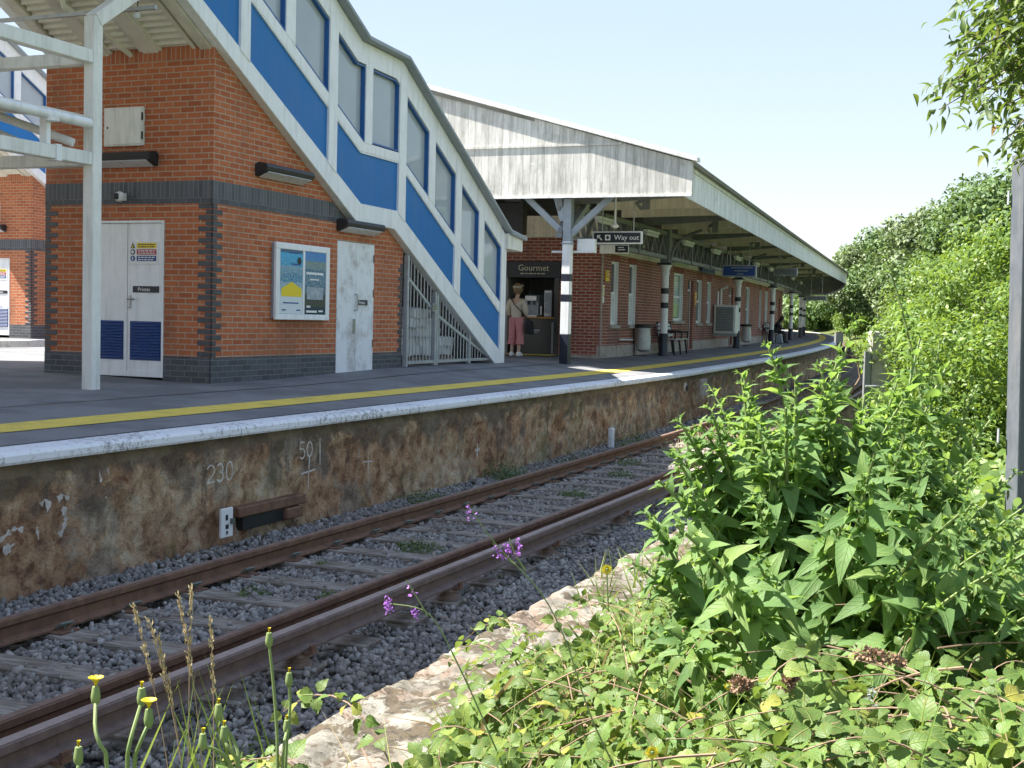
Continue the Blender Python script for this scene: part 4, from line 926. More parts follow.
m = MB(S); m.tube([(-.25, 3.36, 3.88), (-.9, 4.8, 4.4), (-1.6, 6.3, 4.9)], .05, 10); m.tube([(-.3, 3.9, 3.82), (-1.2, 6.0, 4.75)], .05, 8); m.build('rafter_tube', M['white'], t, smooth=True)
# ---- the matching stair and room on the far platform
fs = copy_tree(stair); d = Vector(S(14.9, 18.15, .13))-Vector(S(2.0, 3.08, 0)); fs.location = fs.location+d
tag(fs, 'second blue panelled stair seen beyond the white frame, coming down to the far platform')
fr2 = copy_tree(room); fr2.location = fr2.location+d; tag(fr2, 'small orange brick room on the far platform, seen beside the near one')
for o in [o for o in COL.objects if o.name.startswith('wall_light') and o.parent is None][:1]:
    c = copy_tree(o); c.location = c.location+d; tag(c, 'black wall light on the far brick room at the picture edge')
# ------------------------------------------------------------------ station canopy
CE = 112.
def GC(s, n, z):
    # the canopy edge runs straight for its first sixty metres while the platform bends, so it is set back in between
    t = min(1, max(0, (s-13.3)/60.)); w = max(0, min(1, 1-(n+.3)/2.7))
    return G(s, n+3.7*t*(1-t)*w, z)
cs = [13.3]+frange(14, 40, 1.)+frange(41.5, CE, 1.5)
t = thing('station_canopy', 'long white boarded platform canopy with grey streaked gable, curving away over the platform', 'canopy', S(13.3, 5.6, 1.1), rot(0))
m = MB(S); m.prism([(-.28, 4.55), (-.28, 5.22), (5.6, 6.90), (11.4, 5.22), (11.4, 4.55)], 13.22, 13.30, axis='s'); m.build('gable', M['boards'], t)
m = MB(S); m.prism([(-.40, 5.21), (-.40, 5.30), (5.6, 7.01), (11.5, 5.30), (11.5, 5.21), (5.6, 6.91)], 13.12, 13.36, axis='s'); m.build('barge_board', M['fascia'], t, bevel=.01)
m = MB(S); m.box(13.19, 13.222, 1.2, 10.1, 5.60, 5.65); m.build('gable_rail', M['boards'], t)
m = MB(S); m.box(13.19, 13.222, -.28, 11.4, 4.54, 4.585); m.build('gable_foot', M['fascia'], t)
m = MB(GC); m.sweep([(-.30, 4.55), (-.30, 5.20), (-.25, 5.20), (-.25, 4.55)], cs); m.build('fascia', M['fascia'], t)
m = MB(GC); m.sweep([(-.33, 5.12), (-.33, 5.20), (-.30, 5.20), (-.30, 5.12)], cs); m.build('fascia_mould', M['fascia'], t)
m = MB(GC); m.sweep([(-.42, 5.20), (-.44, 5.27), (-.41, 5.30), (-.30, 5.28), (-.28, 5.20)], cs); m.build('gutter', M['roofgrey'], t)
m = MB(GC); m.sweep([(-.36, 5.27), (5.6, 6.97), (11.5, 5.27), (11.5, 5.20), (5.6, 6.88), (-.36, 5.20)], cs); m.build('roof', M['roofgrey'], t)
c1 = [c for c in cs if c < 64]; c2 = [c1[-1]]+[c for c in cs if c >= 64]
for cq, mq in ((c1, 'under'), (c2, 'girder')):  # far boards take dark grey in place of shade under the canopy end
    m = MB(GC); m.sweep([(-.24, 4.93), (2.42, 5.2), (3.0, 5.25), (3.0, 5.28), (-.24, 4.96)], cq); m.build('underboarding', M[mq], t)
m = MB(GC); m.sweep([(-.25, 4.56), (-.25, 5.0), (-.235, 5.0), (-.235, 4.56)], c2); m.build('fascia_back', M['girder'], t)  # dark sheet behind the far fascia, its shade put into the colour
m = MB(G); m.sweep([(11.35, 4.55), (11.4, 4.55), (11.4, 5.22), (11.35, 5.22)], cs); m.build('fascia', M['fascia'], t)
m = MB(lambda s, n, z: G(s, n, z)); m.prism([(-.28, 4.55), (-.28, 5.22), (5.6, 6.90), (11.4, 5.22), (11.4, 4.55)], CE-.05, CE, axis='s'); m.build('gable', M['boards'], t)
m = MB(S); m.box(11.4, 13.2, 4.4, 10.5, 4.30, 4.38); m.build('shade_roof', M['roofgrey'], t)  # hidden flat roof added to shade the platform by the stair foot
# transverse beams below the roof boarding
i = 0; s = 14.3
while s < CE:
    m = MB(GC)
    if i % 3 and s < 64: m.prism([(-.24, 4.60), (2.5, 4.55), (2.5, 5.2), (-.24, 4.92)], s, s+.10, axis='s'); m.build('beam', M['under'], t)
    else: m.prism([(-.24, 4.66), (2.5, 4.50), (2.5, 5.2), (-.24, 4.92)], s, s+.18, axis='s'); m.build('beam', M['girder'], t)  # far beams all dark, their shade put into the colour
    s += 2.1 if s < 60 else 4.; i += 1
m = MB(GC); m.sweep([(1.0, 4.78), (1.0, 5.04), (1.12, 5.05), (1.12, 4.78)], cs); m.build('purlin', M['under'], t)
m = MB(G)
for s in frange(15, 75, 7.3): m.box(s, s+.12, .9, 1.05, 4.45, 4.8); m.tube([(s, 1.0, 4.7), (s+.3, 1.25, 4.6), (s+.5, 1.2, 4.5)], .04, 6)
m.build('pipework', M['girder'], t)
m = MB(G); m.sweep([(2.96, 3.70), (2.96, 3.97), (3.0, 3.97), (3.0, 3.70)], [18.4]+frange(19, 60, 1)); m.build('wall_board', M['under'], t)
# closed roof space above the building
m = MB(G); m.sweep([(2.9, 4.05), (11, 4.05), (11, 4.1), (2.9, 4.1)], [18.6]+frange(19.5, 60, 1)); m.build('ceiling', M['under'], t)
m = MB(G); m.box(18.45, 18.55, 3.0, 11.3, 3.93, 4.6); m.build('wall_board', M['under'], t)
# ---- lattice girders between the columns
COLS = [23.0, 35.6, 47., 58.5, 70.0, 82., 94.]
def girder(s0, s1, label):
    t = thing('lattice_girder', label, 'girder', G(s0, 2.42, 3.75), 0, 'lattice girders along the columns')
    m = MB(G); a = frange(s0, s1, .9)
    m.sweep([(2.36, 4.38), (2.36, 4.50), (2.48, 4.50), (2.48, 4.38)], a); m.sweep([(2.36, 3.74), (2.36, 3.84), (2.48, 3.84), (2.48, 3.74)], a); m.build('chords', M['girder'], t)
    m = MB(G); k = len(a)-1
    for i in range(k):
        m.bar((a[i], 2.40, 3.84), (a[i]+.45*(a[1]-a[0])/.9, 2.40, 4.38), .05, .09, up=(0, 1, 0)); m.bar((a[i]+.45*(a[1]-a[0])/.9, 2.44, 4.38), (a[i+1], 2.44, 3.84), .05, .09, up=(0, 1, 0))
        m.bar((a[i], 2.44, 4.38), (a[i]+.45, 2.44, 3.84), .05, .06, up=(0, 1, 0))
    m.build('lattice', M['girder'], t)
    m = MB(G)
    for s in frange(s0, s1, 3.)[1:-1]: m.box(s-.06, s+.06, 2.33, 2.51, 3.74, 4.5)
    m.build('stiffeners', M['girder'], t)
pts = [13.4]+COLS
for n_, (a, b) in enumerate(zip(pts[:-1], pts[1:])):
    girder(a+.1, b-.14, ['grey lattice girder between the square post and the first round column', 'grey lattice girder between the first and second round columns'][n_] if n_ < 2 else 'grey lattice girder between the farther round columns')
# ---- columns
t = thing('square_column', 'square steel canopy post, white with black bands, grey struts spreading at its head', 'column', S(13.55, 2.44, 1.05), rot(0))
def seg(nm, z0, z1, mt, e=0.): m = MB(S); m.box(13.46-e, 13.64+e, 2.35-e, 2.53+e, z0, z1); return m.build(nm, mt, t, bevel=.006)
seg('base', .98, 1.72, M['navyblk'], .006); seg('shaft', 1.72, 2.40, M['white']); seg('stripe', 2.40, 2.55, M['navyblk'], .002); seg('shaft', 2.55, 2.83, M['white']); seg('stripe', 2.83, 2.98, M['navyblk'], .002); seg('shaft', 2.98, 3.66, M['white']); seg('head', 3.66, 4.55, M['greysteel'])
seg('collar', 3.60, 3.635, M['greysteel'], .02)
for e in (-1, 1):
    m = MB(S); m.bar((13.55, 2.44+e*.05, 3.80), (13.55, 2.44+e*.95, 4.60), .13, .10, up=(1, 0, 0)); m.build('strut', M['greysteel'], t, bevel=.006)
m = MB(S); m.bar((13.5, 2.52, 4.10), (13.5, 2.68, 4.6), .16, .06, up=(1, 0, 0)); m.build('gusset', M['greysteel'], t)
m = MB(S); m.bar((13.55, 2.44, 3.85), (14.6, 2.40, 4.55), .12, .12); m.build('strut', M['greysteel'], t)
m = MB(S); m.box(13.38, 13.72, 2.28, 2.60, .96, 1.02); m.build('foot_plate', M['navyblk'], t)
def column(s, label):
    n = 2.42; z = deck(s, n)
    t = thing('iron_column', label, 'column', G(s, n, z), rot(s), 'round banded columns of the canopy')
    c = (s, n, 0)
    def r(nm, prof, mt, sm=True): m = MB(G); m.lathe(c, prof, 20); return m.build(nm, mt, t, smooth=sm)
    r('base', [(.15, z), (.15, z+.06), (.13, z+.10), (.125, z+.62), (.11, z+.63)], M['navyblk'])
    r('shaft', [(.105, z+.62), (.10, 3.30), (.105, 3.32)], M['white'])
    for a in (2.38, 2.78): r('stripe', [(.103, a), (.112, a+.01), (.112, a+.15), (.103, a+.16)], M['navyblk'])
    r('capital', [(.10, 3.30), (.12, 3.32), (.12, 3.36), (.105, 3.38), (.12, 3.46), (.165, 3.55), (.17, 3.58)], M['white'])
    m = MB(G); m.box(s-.2, s+.2, n-.2, n+.2, 3.58, 3.64); m.build('cap_plate', M['navyblk'], t)
    m = MB(G); m.box(s-.13, s+.13, n-.13, n+.13, 3.64, 4.60); m.build('head', M['girder'], t, bevel=.008)
    m = MB(G); m.tube([(s, n-.13, 3.66), (s, n-.18, 3.95), (s, n-.34, 4.22), (s, n-.62, 4.42), (s, n-1.0, 4.55)], .04, 8); m.build('arched_bracket', M['girder'], t, smooth=True)
    return t
for i, s in enumerate(COLS):
    column(s, ['white banded iron column beside the litter bin and the slatted bench', 'white banded iron column next to the wall mounted cabinet', 'white banded iron column just in front of the seated figure'][i] if i < 3 else 'white banded iron column at the far end of the canopy')
# ---- lights and signs hung below the canopy
for i, s in enumerate([16.2, 20.5, 25., 29.5, 34., 39., 44., 50., 56., 64.]):
    t = thing('tube_light', 'white fluorescent tube fitting fixed to the lattice girder', 'strip light', G(s, 2.22, 4.28), rot(s), 'tube lights along the girder')
    m = MB(G); m.box(s-.65, s+.65, 2.16, 2.30, 4.30, 4.36); m.build('housing', M['white'], t, bevel=.008)
    m = MB(G); m.tube([(s-.62, 2.23, 4.26), (s+.62, 2.23, 4.26)], .045, 8); m.build('tube', M['lampglass'], t, smooth=True)
    m = MB(G); m.box(s-.5, s-.46, 2.2, 2.40, 4.36, 4.40); m.box(s+.46, s+.5, 2.2, 2.40, 4.36, 4.40); m.build('bracket', M['girder'], t)
t = thing('way_out_sign', 'black hanging sign reading Way out with an arrow and white border', 'sign', S(14.5, 1.65, 3.67), rot(0))
m = MB(S); m.box(14.46, 14.54, 1.10, 2.21, 3.67, 3.94); m.build('board', M['signwhite'], t, bevel=.006)
m = MB(S); m.box(14.445, 14.462, 1.135, 2.175, 3.70, 3.91); m.build('face', M['signblack'], t)
text('lettering', 'Way out', .155, (14.44, 1.715, 3.755), 's', M['lettering'], t, ext=.003)
m = MB(S); m.box(14.44, 14.446, 1.80, 1.92, 3.745, 3.865); m.build('pictogram', M['lettering'], t)
m = MB(S); m.box(14.436, 14.441, 1.84, 1.88, 3.77, 3.845); m.box(14.436, 14.441, 1.82, 1.90, 3.79, 3.81); m.build('pictogram_mark', M['signblack'], t)
m = MB(S)
m.prism([(2.10, 3.86), (2.02, 3.86), (2.10, 3.78)], 14.438, 14.446, axis='s'); m.bar((14.442, 2.09, 3.85), (14.442, 1.99, 3.75), .028, .008, up=(1, 0, 0)); m.build('arrow', M['lettering'], t)
m = MB(S)
for n in (1.3, 2.0): m.tube([(14.5, n, 3.94), (14.5, n, 4.95)], .012, 6)
m.build('rods', M['steel'], t)
t = thing('pendant_lamp', 'small white pendant lamp above the way out sign', 'lamp', S(14.2, 1.62, 3.97), rot(0))
m = MB(S); m.tube([(14.2, 1.62, 4.08), (14.2, 1.62, 4.95)], .022, 8); m.build('stem', M['cream'], t)
m = MB(S); m.lathe((14.2, 1.62, 3.98), [(.01, 0), (.07, .02), (.085, .06), (.03, .11), (.025, .14)], 14); m.build('shade', M['cream'], t, smooth=True)
t = thing('hanging_sign', 'small pale sign board hung just below and behind the way out sign', 'sign', G(15.6, 2.1, 3.5), rot(15.6))
m = MB(S); m.box(15.58, 15.62, 1.75, 2.42, 3.53, 3.72); m.build('board', M['cream'], t); m = MB(S); m.box(15.56, 15.582, 1.75, 2.05, 3.55, 3.70); m.build('face', M['signblack'], t)
m = MB(S); m.box(15.555, 15.561, 1.82, 1.98, 3.60, 3.62); m.box(15.555, 15.561, 1.85, 1.98, 3.65, 3.67); m.build('print_lines', M['lettering'], t); m = MB(S); m.tube([(15.6, 2.1, 3.72), (15.6, 2.1, 4.95)], .012, 6); m.build('rod', M['steel'], t)
t = thing('white_light_box', 'white box on a thin bar beside the head of the square post', 'light box', S(13.75, 2.2, 3.44), rot(0))
m = MB(S); m.box(13.7, 13.85, 1.90, 2.29, 3.47, 3.73); m.build('box', M['white'], t, bevel=.01)
m = MB(S); m.box(13.68, 13.86, 1.90, 2.85, 3.44, 3.475); m.build('bar', M['white'], t)
t = thing('departure_screen', 'black departure screen hung in the shade beside the stair foot', 'screen', S(16.0, 4.7, 3.7), rot(0))
m = MB(S); m.box(15.75, 16.1, 4.40, 5.10, 3.98, 4.72); m.build('case', M['blackpl'], t, bevel=.02)
m = MB(S); m.box(15.7, 15.76, 4.36, 4.46, 3.62, 4.72); m.build('side_box', M['blackpl'], t); m = MB(S); m.box(15.9, 15.95, 4.5, 4.9, 4.72, 5.0); m.build('hanger', M['girder'], t)
def board_sign(s, n0, n1, z0, z1, label, lines=3, frame=M['steel'], solid=False):
    t = thing('train_sign', label, 'sign', G(s, (n0+n1)/2, z0), rot(s))
    m = MB(G); m.box(s-.06, s+.06, n0, n1, z0, z1); m.build('case', frame, t, bevel=.01)
    m = MB(G); m.box(s-.07, s-.058, n0+.05, n1-.05, z0+.04, z1-.04); m.build('face', M['signblue'] if not solid else M['girder'], t)
    if not solid:
        m = MB(G)
        for k in range(lines): b = n1-.30-.1*k; m.box(s-.075, s-.068, n0+.12+.15*k, b, z1-.11-.10*k, z1-.075-.10*k)
        m.build('print_lines', M['greysteel'], t)
    m = MB(G)
    for n in (n0+.25, n1-.25): m.tube([(s, n, z1), (s, n, 4.9)], .015, 6)
    m.build('rods', M['steel'], t); return t
board_sign(30.2, 1.0, 2.13, 3.51, 3.90, 'blue faced train sign in a grey frame hung above the second iron column')
board_sign(40., .72, 1.66, 3.90, 4.20, 'dark blank sign board hung above the third iron column, white at one end', solid=True)
board_sign(62., .7, 1.8, 3.27, 3.53, 'thin dark sign hung far down the platform under the canopy end', solid=True)
# ------------------------------------------------------------------ station building
def holed(m, a0, a1, z0, z1, holes, put, depth, step=1.5):
    """rectangle a0..a1 x z0..z1 with rectangular holes; put(a, z, d) gives the point d deep"""
    cuts = sorted(set([a0, a1]+[h for q in holes for h in q[:2]]+(frange(a0, a1, step) if step else [])))
    for x0, x1 in zip(cuts[:-1], cuts[1:]):
        if x1-x0 < 1e-4: continue
        zz = z0
        for h in sorted([h for h in holes if h[0] < (x0+x1)/2 < h[1]], key=lambda h: h[2]):
            if h[2] > zz: m.poly([put(x0, zz, 0), put(x1, zz, 0), put(x1, h[2], 0), put(x0, h[2], 0)])
            zz = h[3]
        if zz < z1: m.poly([put(x0, zz, 0), put(x1, zz, 0), put(x1, z1, 0), put(x0, z1, 0)])
    for h in holes:
        for x in h[:2]: m.poly([put(x, h[2], 0), put(x, h[2], depth), put(x, h[3], depth), put(x, h[3], 0)])
        for z in h[2:4]: m.poly([put(h[0], z, 0), put(h[1], z, 0), put(h[1], z, depth), put(h[0], z, depth)])
st = thing('station_building', 'long old red brick station building with narrow white sash windows under the canopy', 'building', T(18.4, 3.0, 1.05), rot(18.4))
SW, NW = 18.4, 3.0
def K(s, n, z): return T(s+1.0, n-.02, z)
wins = [(19.52, 20.20, 1.90, 3.54), (21.28, 22.02, 1.90, 3.54), (26.75, 28.15, 2.02, 3.52), (30.4, 31.3, 1.95, 3.42), (32.3, 33.1, 1.95, 3.42), (42.0, 43.2, 1.6, 3.5), (46.9, 47.7, 1.75, 3.5), (49.4, 50.6, 1.75, 3.5), (53.6, 55.2, 2.7, 3.6)]
doors = [(28.9, 29.8, 1.14, 3.35), (37.2, 38.3, 1.15, 3.35), (57.0, 58.2, 1.2, 3.3)]
m = MB(G); holed(m, SW, 60., .95, 4.05, wins+doors, lambda a, z, d: (a, NW+d, z), .16); 
kiosk = [(4.02, 5.60, 1.0, 3.08)]
holed(m, NW, 11., .95, 4.05, kiosk, lambda a, z, d: (SW+d, a, z), .16)
m.poly([(60, NW, .9), (60, 11, .9), (60, 11, 4.05), (60, NW, 4.05)]); m.poly([(SW, 11, .9), (60, 11, .9), (60, 11, 4.05), (SW, 11, 4.05)])
m.build('wall', M['oldbrick'], st, fix=False)
m = MB(G)
for a, b in ((SW-.015, 28.9), (29.8, 37.2), (38.3, 57.), (58.2, 60.)): m.sweep([(2.975, .95), (2.975, 1.36), (2.985, 1.37), (3.01, 1.37), (3.01, .95)], [a]+[x for x in frange(19, 59.5, 1.5) if a < x < b]+[b])
m.build('plinth', M['stonebase'], st)
m = MB(T); m.box(SW-.02, SW+.01, 2.98, 4.0, .95, 1.16); m.build('plinth', M['stonebase'], st)
lintel = plain('rubbed brick lintel', (.20, .055, .04), (.26, .08, .055), rough=.85, bump=.4)
def sash(a0, a1, z0, z1, kind):
    m = MB(G); e = .07
    for q in ((a0, a0+e, z0, z1), (a1-e, a1, z0, z1), (a0+e, a1-e, z1-e, z1), (a0+e, a1-e, z0, z0+.09), (a0+e, a1-e, (z0+z1)/2-.03, (z0+z1)/2+.03)): m.box(q[0], q[1], 3.08, 3.15, q[2], q[3])
    m.box(a1-.02, a1-.001, 3.004, 3.08, z0, z1)
    w = m.build('window', M['white'], st, bevel=.004)
    m = MB(G); zm = (z0+z1)/2
    if kind == 'green':
        m.box(a0+e, a1-e, 3.12, 3.13, z0+.09, z1-e); m.build('pane', M['darkglass'], w)
        m = MB(G); m.add([(a0+.12, 3.105, z0+.12), (a1-.12, 3.105, z0+.12), (a1-.12, 3.105, z1-.1), (a0+.12, 3.105, z1-.1)], [[0, 1, 2, 3]], [(0, 0), (1, 0), (1, 1), (0, 1)]); m.build('green_sheet', M['greensheet'], w, fix=False)  # flat mottled green print set over the pane
    else:
        m.box(a0+e, a1-e, 3.115, 3.125, zm+.03, z1-e); m.build('pane', M['darkglass'], w)
        m = MB(G); m.box(a0+e, a1-e, 3.10, 3.11, z0+.09, zm-.03); m.build('pane', M['lampglass'] if kind == 'frost' else M['darkglass'], w)
    m = MB(G); m.box(a0+.02, a1-.02, 3.2, 3.22, z0, z1); m.build('blind', M['black'], w)
    m = MB(G); m.box(a0-.1, a1+.1, 2.93, 3.10, z0-.09, z0-.002); m.build('sill', M['conc'], st, bevel=.008)
    m = MB(G); m.box(a0-.08, a1+.08, 2.994, 3.01, z1+.002, z1+.2); m.build('lintel', lintel, st)
for i, w in enumerate(wins): sash(*w, 'frost' if i < 2 else 'green' if i == 2 else 'plain')
for a0, a1, z0, z1 in doors:
    m = MB(G); m.box(a0+.02, a1-.02, 3.1, 3.15, z0, z1-.35); d = m.build('door', plain('maroon door', (.07, .012, .015), rough=.4), st, bevel=.005)
    m = MB(G)
    for zz in (z0+.15, z0+1.05): m.box(a0+.12, a1-.12, 3.09, 3.105, zz, zz+.7)
    m.build('door_panels', plain('maroon door panel', (.09, .016, .018), rough=.4), d, bevel=.01)
    m = MB(G); m.box(a0, a1, 3.1, 3.15, z1-.35, z1-.29); m.box(a0, a0+.06, 3.09, 3.15, z0, z1); m.box(a1-.06, a1, 3.09, 3.15, z0, z1); m.build('door_frame', M['white'], st)
    m = MB(G); m.box(a0+.06, a1-.06, 3.12, 3.13, z1-.29, z1); m.build('fanlight', M['darkglass'], st)
# kiosk in the near end of the building
m = MB(K)
m.box(19.6, 19.65, 3.9, 5.9, 1.0, 3.3); m.box(17.57, 19.65, 3.95, 4.03, 1.0, 3.3); m.box(17.57, 19.65, 5.63, 5.7, 1.0, 3.3); m.box(17.57, 19.65, 3.95, 5.7, 3.1, 3.15); m.build('kiosk_lining', M['greywall'], st)
m = MB(K); m.box(17.30, 17.42, 4.0, 5.70, 3.06, 3.47); k = m.build('kiosk_fascia', M['signblack'], st, bevel=.008)
text('lettering', 'Gourmet', .22, (18.29, 5.10, 3.235), 's', M['gold'], k, fr=T, ext=.004)
m = MB(K); 
b = 5.05
for w in (.10, .06, .12, .04, .08, .1): m.box(17.293, 17.298, b-w, b, 3.15, 3.175); b -= w+.03
m.build('small_lettering', M['gold'], k)
m = MB(K); m.box(17.36, 17.46, 5.40, 5.62, 1.02, 3.06); m.build('kiosk_jamb', M['greywall'], st)
m = MB(K); m.box(17.36, 17.46, 4.04, 4.16, 1.02, 3.06); m.build('kiosk_jamb', M['counter'], st)
t = thing('kiosk_counter', 'black kiosk counter with a wooden top in the doorway behind the woman', 'counter', K(18.0, 4.75, 1.1), rot(18))
m = MB(K); m.box(17.75, 18.2, 4.17, 5.39, 1.08, 2.04); m.build('body', M['counter'], t, bevel=.01)
m = MB(K); m.box(17.68, 18.25, 4.17, 5.39, 2.04, 2.085); m.build('top', M['wood'], t, bevel=.008)
m = MB(K); m.box(17.742, 17.752, 4.65, 4.95, 1.72, 1.76); m.box(17.742, 17.752, 4.7, 4.9, 1.68, 1.70); m.build('panel_mark', M['greysteel'], t)
m = MB(K); m.box(17.742, 17.752, 4.28, 4.34, 1.15, 1.95); m.build('panel_edge', M['greysteel'], t)
def machine(name, label, cat, n0, n1, h, mt, kind):
    t = thing(name, label, cat, K(17.95, (n0+n1)/2, 2.086), rot(18))
    m = MB(K); m.box(17.80, 18.15, n0, n1, 2.087, 2.087+h); m.build('body', mt, t, bevel=.015)
    m = MB(K)
    if kind == 'coffee':
        m.box(17.70, 17.82, n0+.02, n1-.02, 2.087+h*.72, 2.087+h*.97); m.build('head', M['machine'], t, bevel=.01)
        m = MB(K); m.box(17.71, 17.80, n0+.02, n1-.02, 2.087, 2.12); m.build('drip_tray', M['machine'], t)
        m = MB(K)
        for q in (.3, .7): m.tube([(17.76, n0+(n1-n0)*q, 2.087+h*.72), (17.76, n0+(n1-n0)*q, 2.087+h*.55)], .02, 8)
        m.build('spouts', M['black'], t)
    else:
        m.box(17.79, 17.802, n0+.03, n1-.03, 2.087+h*.15, 2.087+h*.9); m.build('front', M['greysteel'] if kind == 'fridge' else M['lampglass'], t)
        m = MB(K); m.box(17.785, 17.80, n0+.03, n1-.03, 2.087+h*.5, 2.087+h*.53); m.build('shelf_edge', M['machine'], t)
machine('coffee_machine', 'steel coffee machine on the kiosk counter', 'coffee machine', 4.72, 5.08, .55, M['greysteel'], 'coffee')
machine('display_fridge', 'tall dark glass fronted display case at the far end of the kiosk counter', 'display case', 4.36, 4.58, .68, M['machine'], 'fridge')
machine('till', 'small grey till screen between the coffee machine and the display case', 'till', 4.60, 4.70, .3, M['blackpl'], 'till')
m = MB(K); m.box(16.75, 17.35, 4.05, 5.5, 1.135, 1.145); o = m.build('yellow_floor_strip', M['yellow'], pl)
# notices and fittings on the wall
def plate(name, label, cat, s0, s1, z0, z1, mt, sub=None, n=2.985):
    t = thing(name, label, cat, G((s0+s1)/2, n, z0), rot(s0))
    m = MB(G); m.box(s0, s1, n-.02, n+.012, z0, z1); m.build('plate', mt, t, bevel=.004)
    if sub:
        m = MB(G); h = z1-z0
        for i in range(sub[1]): m.box(s0+.08*(s1-s0), s1-(.1+.2*(i % 2))*(s1-s0), n-.026, n-.019, z1-h*(.2+.22*i), z1-h*(.1+.22*i))
        m.build('print_lines', sub[0], t)
    return t
plate('notice', 'small yellow notice on the red brick near the building corner', 'notice', 18.92, 19.22, 3.0, 3.27, M['signyellow'], (M['signred'], 3))
plate('notice', 'narrow pale notice with yellow foot by the building corner', 'notice', 18.60, 18.80, 2.45, 2.9, M['signwhite'], (M['signyellow'], 3))
plate('notice', 'orange notice on the wall between the maroon door and a sash window', 'notice', 29.9, 30.28, 2.55, 3.0, plain('orange print', (.45, .17, .04)), (M['signyellow'], 2))
plate('platform_sign', 'pale green sign under the girder beside the first round column', 'sign', 25.9, 28.2, 3.76, 4.0, plain('pale green sign', (.42, .48, .34)), (M['signwhite'], 2), n=2.86)
plate('name_board', 'dark blue station name board on the cream wall board', 'sign', 30.4, 32.9, 3.66, 3.9, M['signblue'], (M['lettering'], 2), n=2.86)
m = MB(G); m.tube([(18.47, 2.94, 1.1), (18.47, 2.94, 3.9)], .025, 8); m.build('downpipe', M['stonebase'], st, smooth=True)
m = MB(G); m.tube([(34.9, 2.94, 2.5), (34.9, 2.94, 3.2), (34.9, 2.7, 3.3)], .045, 8); m.tube([(34.2, 2.94, 2.5), (34.2, 2.94, 3.1)], .04, 8); m.build('vent_pipe', M['white'], st, smooth=True)
t = thing('wall_cabinet', 'pale wall mounted air conditioning cabinet with a dark grille', 'cabinet', G(33.8, 2.6, 1.6), rot(34))
m = MB(G); m.box(33.6, 34.3, 2.18, 2.96, 1.60, 2.62); m.build('case', M['cream'], t, bevel=.015)
m = MB(G); m.box(33.585, 33.602, 2.26, 2.88, 1.68, 2.54); gq = m.build('grille', M['girder'], t)
m = MB(G)
for k_ in range(14): m.box(33.57, 33.588, 2.26, 2.88, 1.70+k_*.06, 1.715+k_*.06)
m.build('slats', M['steel'], gq); m = MB(G); m.box(33.7, 33.75, 2.2, 3.0, 1.5, 1.6); m.box(34.1, 34.15, 2.2, 3.0, 1.5, 1.6); m.build('bracket', M['steel'], t)
def bin_(s, n, label):
    z = deck(s, n); t = thing('litter_bin', label, 'bin', G(s, n, z), rot(s), 'hooped sack bins on the platform')
    m = MB(G); m.lathe((s, n, z), [(.21, .77), (.24, .78), (.24, .86), (.20, .87)], 18); m.build('hoop', M['blackpl'], t, smooth=True)
    m = MB(G); m.lathe((s, n, z), [(.10, .12), (.19, .18), (.20, .5), (.17, .7), (.20, .80)], 14); m.build('sack', plain('clear sack', (.45, .47, .46), (.6, .6, .58), rough=.35, bump=.6, bs=14, bd=.02), t, smooth=True)
    m = MB(G); m.tube([(s, n+.26, 0+z), (s, n+.26, z+.85)], .025, 6); m.box(s-.15, s+.15, n-.1, n+.28, z, z+.02); m.build('stand', M['blackpl'], t)
bin_(21.9, 2.72, 'black hooped bin with a clear sack close to the first round column'); bin_(40.2, 2.7, 'black hooped bin with a clear sack below the wall between two far columns')
m = MB(G); m.tube([(20.3, 2.95, 1.52), (21.6, 2.95, 1.50)], .025, 6); m.build('wall_pipe', M['signwhite'], st)
def bench(s, label):
    n = 2.55; z = deck(s, n); t = thing('bench', label, 'bench', G(s, n, z), rot(s), 'slatted platform benches')
    m = MB(G)
    for k_ in range(4): m.box(s-.9, s+.9, n-.25+k_*.115, n-.16+k_*.115, z+.43, z+.46)
    m.build('seat', M['steel'], t)
    m = MB(G)
    for k_ in range(4): m.prism([(n+.22+k_*.025, z+.52+k_*.10), (n+.245+k_*.025, z+.51+k_*.10), (n+.265+k_*.025, z+.58+k_*.10), (n+.24+k_*.025, z+.59+k_*.10)], s-.9, s+.9, axis='s')
    m.build('backrest', M['steel'], t)
    for e in (-.85, 0, .85):
        m = MB(G); m.bar((s+e, n-.22, z), (s+e, n-.16, z+.43), .05); m.build('leg', M['blackpl'], t)
        m = MB(G); m.bar((s+e, n+.20, z), (s+e, n+.32, z+.95), .05); m.build('leg', M['blackpl'], t)
        m = MB(G); m.bar((s+e, n-.26, z+.64), (s+e, n+.26, z+.68), .05); m.bar((s+e, n-.22, z+.43), (s+e, n-.24, z+.64), .04); m.build('armrest', M['blackpl'], t)
bench(24.9, 'empty slatted bench against the wall behind the first round column'); bench(49.2, 'slatted bench with a dark seated figure on it')
